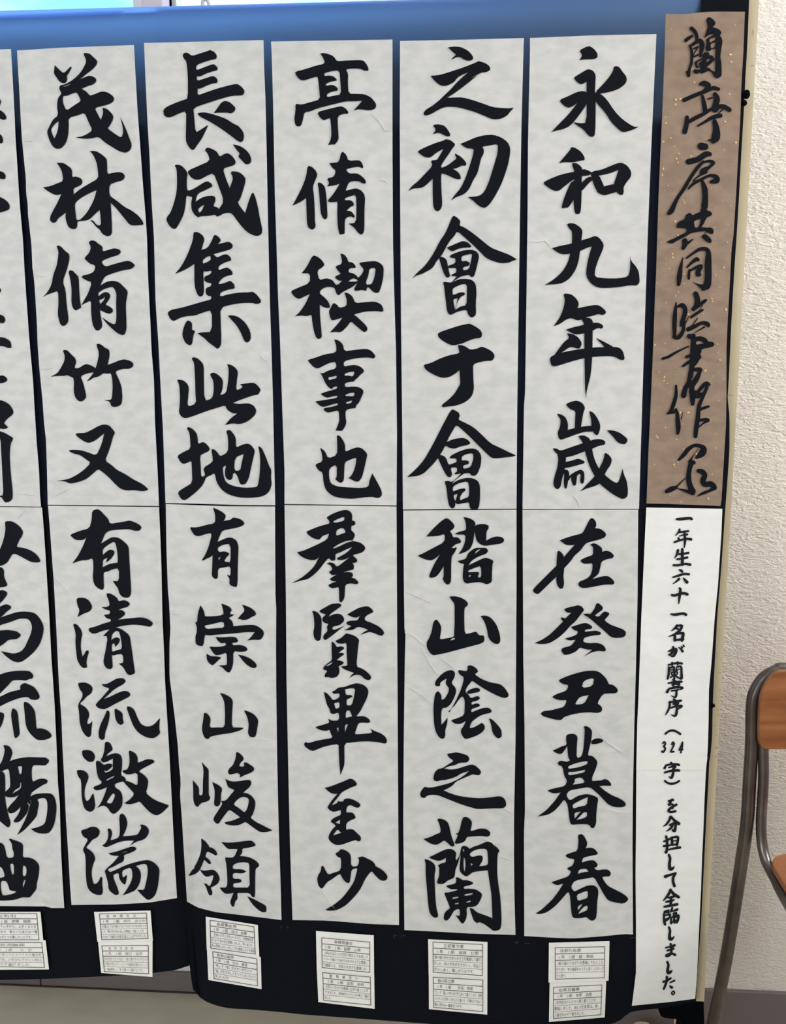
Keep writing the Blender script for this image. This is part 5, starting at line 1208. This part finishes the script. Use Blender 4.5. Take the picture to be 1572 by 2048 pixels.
LAB = {
    'c1a': 'upper white calligraphy sheet beside the brown title strip, reading 永和九年歳',
    'c1b': 'lower white calligraphy sheet beside the printed white strip, reading 在癸丑暮春',
    'c2a': 'upper calligraphy sheet, second column from the right, reading 之初會于會',
    'c2b': 'lower calligraphy sheet with diagonal creases, second column from the right, reading 稽山陰之蘭',
    'c3a': 'upper calligraphy sheet, third column from the right, reading 亭脩禊事也',
    'c3b': 'lower calligraphy sheet, third column from the right, reading 羣賢畢至少',
    'c4a': 'upper calligraphy sheet, fourth column from the right, reading 長咸集此地',
    'c4b': 'lower calligraphy sheet curving back at its bottom left corner, reading 有崇山峻領',
    'c5a': 'upper calligraphy sheet, second column from the left, reading 茂林脩竹又',
    'c5b': 'lower calligraphy sheet, second column from the left, reading 有清流激湍',
    'c6a': 'upper calligraphy sheet cut off by the left edge of the photo, reading 帶左右引',
    'c6b': 'lower calligraphy sheet cut off by the left edge of the photo, reading 以為流觴曲',
}
CH = {'c6a': INK['c6'][:5], 'c6b': INK['c6'][5:]}
for key in SH:
    l_, r_, t_, b__ = SH[key]
    o = sheet('calligraphy_sheet', pts(l_), pts(r_), M['rice'], 0.0016, pts(t_) if t_ else None, pts(b__) if b__ else None)
    tag(o, LAB[key], 'calligraphy sheet', 'white calligraphy sheets in two rows')
    SH[key] = o
    for ch, polys in CH.get(key) or INK[key]:
        flat_mesh('brush_character', polys, M['ink'], 0.0024, o, label='black brushed character ' + ch)


def crease(pl, parent, w=1.1, h=0.0011):
    V, F = [], []
    P = pts(pl)
    for i, p in enumerate(P):
        a = Vector(P[max(i - 1, 0)]); c = Vector(P[min(i + 1, len(P) - 1)])
        d = (c - a).normalized()
        ww = w * (0.35 if i in (0, len(P) - 1) else 1)
        hh = h * (0.3 if i in (0, len(P) - 1) else 1)
        V += [on(p[0] - d.y * ww, p[1] + d.x * ww, 0.0016), on(p[0], p[1], 0.0016 + hh), on(p[0] + d.y * ww, p[1] - d.x * ww, 0.0016)]
    for i in range(len(P) - 1):
        F += [(3 * i, 3 * i + 3, 3 * i + 4, 3 * i + 1), (3 * i + 1, 3 * i + 4, 3 * i + 5, 3 * i + 2)]
    mesh('crease', V, F, M['rice'], parent, False)


for key, ls in {
    'c2b': ['808.5 1182 840 1195 865 1208', '809.5 1265 828 1272 842 1284 858 1296', '840 1293 862 1330 872 1345 882 1352', '876 1312 890 1322 904 1332 914 1340', '810 1370 835 1384 864 1407', '1000 1713 1012 1716 1028 1723', '1006 1615 1018 1621 1027 1630', '960 1675 985 1686 1000 1713'],
    'c1b': ['1196 1463 1215 1485 1237 1500 1250 1508', '1210 1618 1235 1624 1258 1626'],
    'c1a': ['1145 990 1155 1000 1160 1014', '1056 483 1080 484 1091 481 1102 495'],
    'c3a': ['742 228 760 243 771 261 784 263', '757 360 770 362 776 367'],
    'c3b': ['642 1779 655 1796 665 1812 680 1830', '650 1840 662 1833 680 1830'],
    'c5b': ['107 1152 114 1159 130 1175 143 1190', '300 1694 325 1690 343 1686', '230 1711 250 1704 265 1700'],
    'c5a': ['48 281 57 283 67 281', '105 995 125 985 145 974', '69 550 80 553 93 553', '79 737 95 738 112 735'],
    'c6b': ['76 1787 88 1795 98 1808 101 1814', '35 1040 42 1030 50 1022', '86 1247 92 1245 98 1250'],
    'c6a': ['28 990 45 987 60 990 78 992'],
    'c4b': ['340 1227 352 1228 366 1229', '520 1478 535 1481 551 1477', '510 1793 535 1800 552 1805'],
    'c4a': ['519 708 528 718 536 724'],
}.items():
    for q in ls:
        crease(q, SH[key])

# title strip
TL = pts('1331.5 27.5 1329.5 100 1327 165 1324 240 1321 300 1317 395 1312 550 1310 590 1306 700 1302 795 1297 900 1293 1007')
TR = pts('1489.8 23.4 1487 100 1483 165 1480 250 1477 300 1472 393 1467 470 1463 500 1460 560 1455 650 1453 700 1453 790 1452 850 1449 900 1443 1000 1441 1012')
tt = sheet('title_strip', TL, TR, M['brown'], 0.0018, pts('1331.5 27.5 1355 28.5 1380 27.5 1400 24.5 1430 23 1489.8 23.4'), pts('1293 1007 1340 1008 1441 1012'))
tag(tt, 'brown paper title strip flecked with gold, large flowing black brush characters', 'paper strip')
for ch, polys in INK['t']:
    flat_mesh('brush_character', polys, M['ink'], 0.0027, tt, label='black brushed character ' + ch)
fl = []
spots = [(1343, 58), (1461, 109), (1463, 124), (1389, 164), (1352, 199), (1361, 198), (1351, 209), (1331, 234), (1332, 246), (1431, 187), (1459, 188), (1450, 243), (1342, 276), (1349, 293), (1327, 283), (1358, 307),
         (1382, 312), (1353, 317), (1356, 325), (1327, 337), (1325, 350), (1460, 307), (1449, 300), (1472, 285), (1336, 371), (1329, 381), (1423, 376), (1369, 405), (1366, 400), (1461, 411), (1434, 416), (1445, 402),
         (1351, 443), (1456, 448), (1430, 455), (1356, 470), (1323, 485), (1455, 484), (1461, 500), (1345, 508), (1346, 515), (1332, 518), (1339, 537), (1369, 548), (1448, 535), (1432, 550), (1314, 566), (1367, 567),
         (1357, 584), (1351, 592), (1440, 575), (1425, 602), (1424, 597), (1317, 621), (1377, 628), (1407, 627), (1452, 619), (1328, 653), (1330, 687), (1356, 696), (1396, 671), (1435, 688), (1436, 705), (1318, 745),
         (1404, 732), (1411, 741), (1352, 749), (1329, 754), (1328, 761), (1427, 752), (1335, 767), (1361, 776), (1372, 769), (1447, 758), (1370, 785), (1406, 796), (1438, 801), (1377, 825), (1361, 825), (1416, 834),
         (1366, 848), (1331, 855), (1392, 853), (1391, 862), (1358, 866), (1432, 867), (1313, 871), (1315, 875), (1353, 879), (1367, 898), (1432, 896), (1393, 908), (1309, 929), (1348, 929), (1356, 924), (1350, 933),
         (1424, 948), (1405, 940), (1340, 990), (1417, 997), (1362, 1004), (1440, 720), (1333, 605), (1470, 50), (1310, 690)]
rr = random.Random(3)
for x, y in spots:
    s = rr.uniform(1.0, 2.8); a0 = rr.uniform(0, 6.3); e = rr.uniform(0.35, 0.9)
    pl = []
    for k in range(7):
        a = k * 2 * math.pi / 7
        r_ = s * rr.uniform(0.7, 1.2)
        u, v = r_ * math.cos(a), r_ * e * math.sin(a)
        pl.append((x + u * math.cos(a0) - v * math.sin(a0), y + u * math.sin(a0) + v * math.cos(a0)))
    fl.append([pl])
tag(flat_mesh('gold_flecks', fl, M['gold'], 0.0024, tt), 'scattered gold leaf flecks', kind='stuff')

# printed strip
WL = pts('1292.6 1015 1287.7 1120 1282.7 1233 1276.7 1400 1274.3 1450 1272.7 1530 1272 1660 1271 1750 1272 1850 1272 1945 1263.7 2011.5')
WR = pts('1444.8 1017.5 1442.6 1070 1436 1170 1429.5 1235 1423.4 1320 1417.8 1380 1417 1450 1415.5 1500 1411.7 1545 1409 1600 1407 1655 1404 1720 1402 1780 1399 1840 1394 1950 1390.4 1997.5')
wp = sheet('printed_strip', WL, WR, M['white'], 0.0020, None, pts('1263.7 2011.5 1340 2004 1390.4 1997.5'))
tag(wp, 'long bright white strip below the brown title, small printed brush style caption', 'paper strip')
for ch, polys in INK['w']:
    flat_mesh('printed_character', polys, M['print'], 0.0027, wp, label='black printed character ' + ch)
# taped overlap across the printed strip
flat_mesh('tape_band', [[[(1273, 1514), (1415, 1514), (1411.5, 1540), (1272.5, 1540)]]], mat('clear_tape', (0.90, 0.895, 0.86), 0.35)[0], 0.0024, wp)


# ------------------------------------------------------------------ comment cards
def glyphs(txt, slant=0.0):
    cu = bpy.data.curves.new('t', 'FONT')
    cu.body = txt
    cu.resolution_u = 1
    cu.fill_mode = 'FRONT'
    cu.offset = -0.002
    ob = bpy.data.objects.new('t', cu)
    COL.objects.link(ob)
    dg = bpy.context.evaluated_depsgraph_get()
    me = ob.evaluated_get(dg).to_mesh()
    vs = [(v.co.x, v.co.y) for v in me.vertices]
    fs = [tuple(p.vertices) for p in me.polygons]
    ob.evaluated_get(dg).to_mesh_clear()
    bpy.data.objects.remove(ob)
    bpy.data.curves.remove(cu)
    return vs, fs


def quad(q, u, v):
    a, b_, c, d = q
    return [(1 - u) * (1 - v) * a[k] + u * (1 - v) * b_[k] + u * v * c[k] + (1 - u) * v * d[k] for k in (0, 1)]


def card(org, sc, outer, frame, lines, label, off, mat_t):
    O = [(org[0] + x / sc, org[1] + y / sc) for x, y in outer]
    Fq = [(org[0] + x / sc, org[1] + y / sc) for x, y in frame]
    o = sheet('comment_card', [O[0], O[3]], [O[1], O[2]], M['card'], off, cell=9, wr=False)
    tag(o, label, 'card', 'handwritten comment cards below the sheets')
    rl = []

    def bar(u0, v0, u1, v1, w):
        a, c = Vector(quad(Fq, u0, v0)), Vector(quad(Fq, u1, v1))
        d = (c - a).normalized() * w / 2
        n_ = Vector((-d.y, d.x))
        rl.append([[tuple(a - d - n_), tuple(c + d - n_), tuple(c + d + n_), tuple(a - d + n_)]])
    for a in ((0, 0, 1, 0), (1, 0, 1, 1), (1, 1, 0, 1), (0, 1, 0, 0), (0, .2, 1, .2), (0, .4, 1, .4)):
        bar(*a, 1.15)
    for a in ((0, .6, 1, .6), (0, .8, 1, .8)):
        bar(*a, 0.55)
    flat_mesh('ruled_frame', rl, M['rule'], off + 0.0005, o, wr=False)
    V, F = [], []
    for i, (u0, u1, tx) in enumerate(lines):
        vs, fs = glyphs(tx)
        if not vs: continue
        xm = min(v[0] for v in vs); xM = max(v[0] for v in vs)
        b0 = len(V)
        for x, y in vs:
            u = u0 + (u1 - u0) * (x - xm) / (xM - xm)
            v = 0.2 * i + 0.158 - 0.125 * (y + 0.1) + 0.006 * math.sin(x * 2.2 + i)
            p = quad(Fq, u, v)
            V.append(on(p[0], p[1], off + 0.0005, False))
        F += [tuple(b0 + q for q in f) for f in fs]
    mesh('handwriting', V, F, mat_t, o)
    return o


P2 = mat('faint_pencil', (0.30, 0.285, 0.26), 0.7)[0]
A11 = 11.229
card((1085, 1875), 10.48, [(150, 930), (1335, 890), (1305, 1675), (135, 1770)], [(230, 1045), (1245, 995), (1222, 1620), (230, 1700)],
     [(.11, .54, '在癸丑暮春'), (.09, .80, '1 年　1 組　市原　琉愛'), (.04, .88, '3文字目は少し小さく細く書くことを'), (.02, .93, '意識しました。逆に5文字目は、太'), (.03, .66, 'く筆をねかせて書きました。')],
     'bottom comment card in the rightmost pair, its writing starting 在癸丑暮春', 0.0016, M['pencil'])
card((1085, 1875), 10.48, [(135, 110), (1405, 75), (1385, 905), (125, 945)], [(265, 215), (1305, 195), (1295, 845), (268, 875)],
     [(.10, .52, '永和九年歳'), (.08, .77, '1 年　1 組　綾　美咲'), (.07, .97, '画と画のつながりを意識してかくこと'), (.02, .99, 'ができた。年の縦画をもう少し長くしたかった'), (.02, .23, 'なと思う。')],
     'top comment card in the rightmost pair, its writing starting 永和九年歳', 0.0024, M['pencil'])
card((845, 1870), A11, [(140, 890), (1458, 965), (1455, 1790), (145, 1665)], [(240, 948), (1355, 1012), (1355, 1722), (250, 1625)],
     [(.09, .42, '稽山陰之蘭'), (.09, .80, '1 年　1 組　　永田　幸那'), (.03, .98, '「之」や「蘭」の字の太さを工夫して書くことや、全体'), (.02, .96, 'のバランスが良くなるように書いた。行書ならではの'), (.02, .57, '筆の流れを一番気をつけた')],
     'bottom comment card under the second column from the right, starting 稽山陰之蘭', 0.0016, M['pencil'])
card((845, 1870), A11, [(125, 95), (1460, 155), (1457, 978), (138, 905)], [(235, 160), (1350, 215), (1345, 912), (240, 838)],
     [(.21, .62, '之初會于會'), (.08, .92, '1 年　1 組　高坂　仁那'), (.03, .96, '筆の使い方や文字の大きさを意識して書き'), (.02, .97, 'ました。初の文字がむずかしく、右払い'), (.02, .83, 'が少し太く、難しかったです。')],
     'top comment card under the second column from the right, starting 之初會于會', 0.0024, M['pencil'])
card((622, 1855), A11, [(130, 950), (1420, 1065), (1430, 1828), (165, 1675)], [(262, 1015), (1332, 1115), (1342, 1745), (280, 1635)],
     [(.14, .74, '群　賢　畢　至　少'), (.11, .86, '1 年　1 組　吉田　莉央'), (.05, .95, '文字のつながりを意識しながら書くことが'), (.04, .97, 'できました。全体的なバランスも考えて書け'), (.03, .17, 'ました。')],
     'bottom comment card under the third column from the right, starting 群賢畢至少', 0.0016, M['pencil'])
card((622, 1855), A11, [(112, 78), (1410, 175), (1418, 1080), (130, 965)], [(240, 232), (1318, 330), (1320, 1010), (250, 902)],
     [(.26, .64, '亭脩禊事也'), (.08, .81, '1 年　1 組　荻野　心咲'), (.06, .96, 'はねやはらいの文字の特ちょうを出して'), (.03, .95, '一つ一つ線のつながりがわかるように意識し'), (.02, .95, 'て練習した。文字の大きさも意識した。')],
     'top comment card under the third column from the right, starting 亭脩禊事也', 0.0024, M['pencil'])
card((400, 1825), A11, [(155, 825), (1365, 1000), (1383, 1722), (188, 1515)], [(285, 880), (1275, 1040), (1290, 1650), (312, 1485)],
     [(.09, .47, '有崇山峻領'), (.07, .78, '1 年　1 組　外山　奏音'), (.04, .88, '「有」や「崇」が大きい字なので'), (.03, .96, '「領」がむずかしくなってしまったので'), (.03, .34, '悔しかったです')],
     'bottom comment card on the curling corner of the right cloth, starting 有崇山峻領', 0.0016, M['pencil'])
card((400, 1825), A11, [(128, 92), (1300, 280), (1332, 1000), (150, 835)], [(222, 175), (1210, 320), (1238, 935), (240, 803)],
     [(.15, .60, '長咸集此地'), (.09, .83, '1 年　1 組　白川　莉華'), (.08, .97, '全体のバランスがいいように、字間隔を気'), (.02, .95, 'をつけて字の形を意識しました。字の太さも'), (.02, .99, '人の形特にはらいなところを意識したので満足')],
     'top comment card on the curling corner of the right cloth, starting 長咸集此地', 0.0024, M['pencil'])
card((180, 1815), A11, [(180, 755), (1405, 725), (1402, 1560), (250, 1470)], [(265, 862), (1308, 850), (1318, 1490), (322, 1440)],
     [(.14, .67, '有　清　流　激　湍'), (.08, .87, '1 年　1 組　野口　佳奈'), (.02, 1.0, '五文字をバランス良く一枚に書ききるのがむずか'), (.02, .99, '文様を考えていったので練習を重ねていって'), (.02, .89, '一番納得いく字で整って書けたです。')],
     'bottom comment card overlapping the hem of the left cloth, starting 有清流激湍', 0.0016, P2)
card((180, 1815), A11, [(90, 98), (1358, 68), (1412, 745), (165, 770)], [(210, 145), (1265, 125), (1303, 700), (262, 722)],
     [(.14, .78, '茂　林　脩　竹　又'), (.07, .97, '1 年　1 組　中元　ほのか'), (.04, .98, '行書ならではの味わいなどのなめらかさを大切にしま'), (.02, .92, 'した。特に竹の字の払いは意識して書くことを'), (.02, .97, '心がけて満足の作品を選ぶことができました。')],
     'top comment card near the hem of the left cloth, starting 茂林脩竹又', 0.0024, M['pencil'])
card((0, 1815), 14.29, [(-470, 930), (1302, 935), (1400, 1770), (-380, 1780)], [(-350, 1005), (1190, 1005), (1270, 1715), (-280, 1690)],
     [(.10, .67, '以為流觴曲'), (.12, .80, '1 年　1 組　　小　沢'), (.03, .97, '「觴」の字のへんとつくりの書き方'), (.03, .96, '次に「流」の形がむずかしい所は'), (.03, .76, 'くずさず書けました。')],
     'bottom comment card at the left edge of the photo, faint pencil writing', 0.0016, P2)
card((0, 1815), 14.29, [(-560, 125), (1155, 120), (1238, 955), (-520, 965)], [(-420, 165), (1045, 175), (1112, 925), (-380, 925)],
     [(.10, .58, '帶左右引'), (.10, .87, '1 年　1 組　伊藤　穂香'), (.03, .97, '感想が出ているけど、上手くまとめ'), (.03, .98, 'たと思います。帯という太さが一番'), (.03, .87, '書くところがとても難しかったです。')],
     'top comment card at the left edge of the photo', 0.0024, M['pencil'])

# ------------------------------------------------------------------ school chair
ANG = R(-5)
CF = Vector((math.sin(ANG), -math.cos(ANG), 0))     # the way the chair faces
CW = Vector((math.cos(ANG), math.sin(ANG), 0))      # across the chair
U0 = at_y(1503.5, 1490, 0.11)
CO = Vector((U0.x, U0.y, 0))
WD = 0.335
ch = empty('school_chair', CO)
tag(ch, 'school chair with varnished plywood seat and grey steel tube frame beside the board', 'chair')
ch.location = (0, 0, 0)
C = lambda s, f, z: CO + CW * s + CF * f + Vector((0, 0, z))


def plane_hit(px, py, f):
    """(s, z) where the ray through a pixel meets the upright plane f forward of the uprights"""
    d = ray(px, py)
    p0 = C(0, f, 0)
    t = (p0 - CAM).dot(CF) / d.dot(CF)
    p = CAM + d * t
    return (p - CO).dot(CW), p.z


hoop = [plane_hit(x, y, 0.0) for x, y in ((1503.5, 1490), (1504.4, 1427), (1506, 1401.5), (1509, 1389), (1516, 1375), (1527, 1361), (1541, 1351), (1559, 1344.5), (1575, 1342))]
zk = plane_hit(1499, 1640, 0.0)[1]
left = [(-0.026, -0.07, 0.012), (-0.023, -0.06, 0.08), (-0.011, -0.03, zk * 0.5), (-0.002, -0.008, zk * 0.86), (0.0, 0.0, zk), (0.0, 0.0, (zk + hoop[0][1]) / 2)] + [(s, 0.0, z) for s, z in hoop]
right = [(WD - s, f, z) for s, f, z in reversed(left)]
path = left + [(WD / 2, 0.0, hoop[-1][1] + 0.001)] + right
bowf = lambda s, z: -0.02 * max(0.0, 1 - ((s - WD / 2) / (WD / 2)) ** 2)
tube('back_frame', [C(s, f + bowf(s, z), z) for s, f, z in path], 0.0108, M['steel'], ch)
sr = [plane_hit(x, y, 0.006) for x, y in ((1526, 1470), (1526.5, 1500), (1526, 1560), (1522.5, 1640))]
zs = at_z(1543, 1724, 0.47)
# seat frame: down from behind the backrest, forward under the seat, down to the front foot
seatz = 0.50
d0 = (at_z(1531.5, 1722, seatz + 0.015) - CO)
so = d0.dot(CW)
fo = d0.dot(CF)
side = [(sr[0][0], 0.006, sr[0][1]), (sr[1][0], 0.006, sr[1][1]), (sr[2][0], 0.008, sr[2][1])]
for px, py, f in ((1522.5, 1640, 0.008), (1524, 1685, 0.013), (1531.0, 1719, 0.026)):
    s, z = plane_hit(px, py, f)
    side.append((s, f, z))
for px, py, z in ((1541, 1741, 0.501), (1551, 1760, 0.4985), (1569, 1796, 0.4975)):
    p = at_z(px, py, z) - CO
    side.append((p.dot(CW), p.dot(CF), z))
s5, f5, z5 = side[-1]
side += [(s5, 0.24, z5), (s5, 0.32, z5 - 0.002), (s5, 0.352, z5 - 0.022), (s5, 0.36, z5 - 0.08), (s5 - 0.008, 0.372, 0.012)]
tube('seat_frame', [C(*p) for p in side], 0.0085, M['steel'], ch)
tube('seat_frame', [C(WD - s, f, z) for s, f, z in side], 0.0085, M['steel'], ch)
for s, f in ((-0.026, -0.07), (WD + 0.026, -0.07), (s5, 0.372), (WD - s5, 0.372)):
    tube('rubber_foot', [C(s, f, 0.0), C(s, f, 0.02)], 0.0135, M['dark'], ch, sub=1)
tube('cross_bar', [C(s5 + 0.004, 0.2, z5 - 0.018), C(WD - s5 - 0.004, 0.2, z5 - 0.018)], 0.007, M['steel'], ch, sub=2)

# backrest: bent plywood
bo = pts('1575 1341 1565 1343 1552 1348 1537 1361 1527 1376 1521 1395 1519 1408 1518 1440 1517 1478 1520 1490 1527 1498 1534.5 1503 1575 1502')
fb = 0.021
ol = [plane_hit(x, y, fb) for x, y in bo]
half = ol[1:-1]
zt_, zb_ = ol[0][1], ol[-1][1]
outline = half + [(WD - s, z) for s, z in reversed(half)]
bm = bmesh.new()
vl = [Vector((s, z, 0)) for s, z in outline]
for _ in range(2):
    vl = [q for i in range(len(vl)) for q in (vl[i].lerp(vl[(i + 1) % len(vl)], 0.25), vl[i].lerp(vl[(i + 1) % len(vl)], 0.75))]
bv = [bm.verts.new(v) for v in vl]
fc = bm.faces.new(bv)
for k in range(1, 14):
    g = WD * k / 14
    bmesh.ops.bisect_plane(bm, geom=list(bm.verts) + list(bm.edges) + list(bm.faces), plane_co=(g, 0, 0), plane_no=(1, 0, 0))
ext = bmesh.ops.extrude_face_region(bm, geom=list(bm.faces))
for v in [e for e in ext['geom'] if isinstance(e, bmesh.types.BMVert)]:
    v.co.z = 0.0095
bmesh.ops.recalc_face_normals(bm, faces=list(bm.faces))
for v in bm.verts:
    s, z, t = v.co
    bow = -0.02 * (1 - ((s - WD / 2) / (WD / 2)) ** 2)
    v.co = C(s, fb + bow - 0.0095 + t, z)
me = bpy.data.meshes.new('backrest'); bm.to_mesh(me); bm.free()
me.materials.append(M['wood']); me.materials.append(M['woodedge'])
for p in me.polygons:
    if abs(p.normal.dot(CF)) < 0.6: p.material_index = 1
bk = link('backrest', me, None, ch)
bv_ = bk.modifiers.new('b', 'BEVEL'); bv_.width = 0.002; bv_.segments = 2; bv_.limit_method = 'ANGLE'; bv_.angle_limit = R(50)

# seat
s0 = (at_z(1543, 1728, seatz + 0.02) - CO).dot(CW)
f0 = (at_z(1572, 1707, seatz + 0.02) - CO).dot(CF) - 0.003
SL = 0.34
vs_ = []
rc = 0.048
cs = [(s0 + rc, f0 + rc, math.pi, 1.5 * math.pi), (WD - s0 - rc, f0 + rc, 1.5 * math.pi, 2 * math.pi), (WD - s0 - rc, f0 + SL - rc, 0, 0.5 * math.pi), (s0 + rc, f0 + SL - rc, 0.5 * math.pi, math.pi)]
for cx_, cy_, a0, a1 in cs:
    for k in range(9):
        a = a0 + (a1 - a0) * k / 8
        vs_.append((cx_ + rc * math.cos(a), cy_ + rc * math.sin(a)))
n_ = len(vs_)
V = [C(s, f, seatz + 0.02) for s, f in vs_] + [C(s, f, seatz + 0.009) for s, f in vs_]
F = [tuple(range(n_)), tuple(range(2 * n_ - 1, n_ - 1, -1))] + [(i, n_ + i, n_ + (i + 1) % n_, (i + 1) % n_) for i in range(n_)]
so_ = mesh('seat', V, F, M['wood'], ch)
bmv = so_.modifiers.new('b', 'BEVEL'); bmv.width = 0.0025; bmv.segments = 3; bmv.limit_method = 'ANGLE'; bmv.angle_limit = R(50)
for s, f in ((s0 + 0.02, f0 + 0.07), (WD - s0 - 0.02, f0 + 0.07), (s0 + 0.02, f0 + 0.27), (WD - s0 - 0.02, f0 + 0.27)):
    tube('rivet', [C(s, f, seatz + 0.019), C(s, f, seatz + 0.0222)], 0.004, M['steel'], ch, seg=10, sub=1)
print('CHAIR', 'hoop top z', hoop[-1][1], 'knee', zk, 'seat', s0, f0, 'z5', z5, 'hoop0', hoop[0], 'backrest z', zt_, zb_)
print('ROOM', 'cloth top', pz, 'board bottom', zb, 'baseboards', zl, zr)
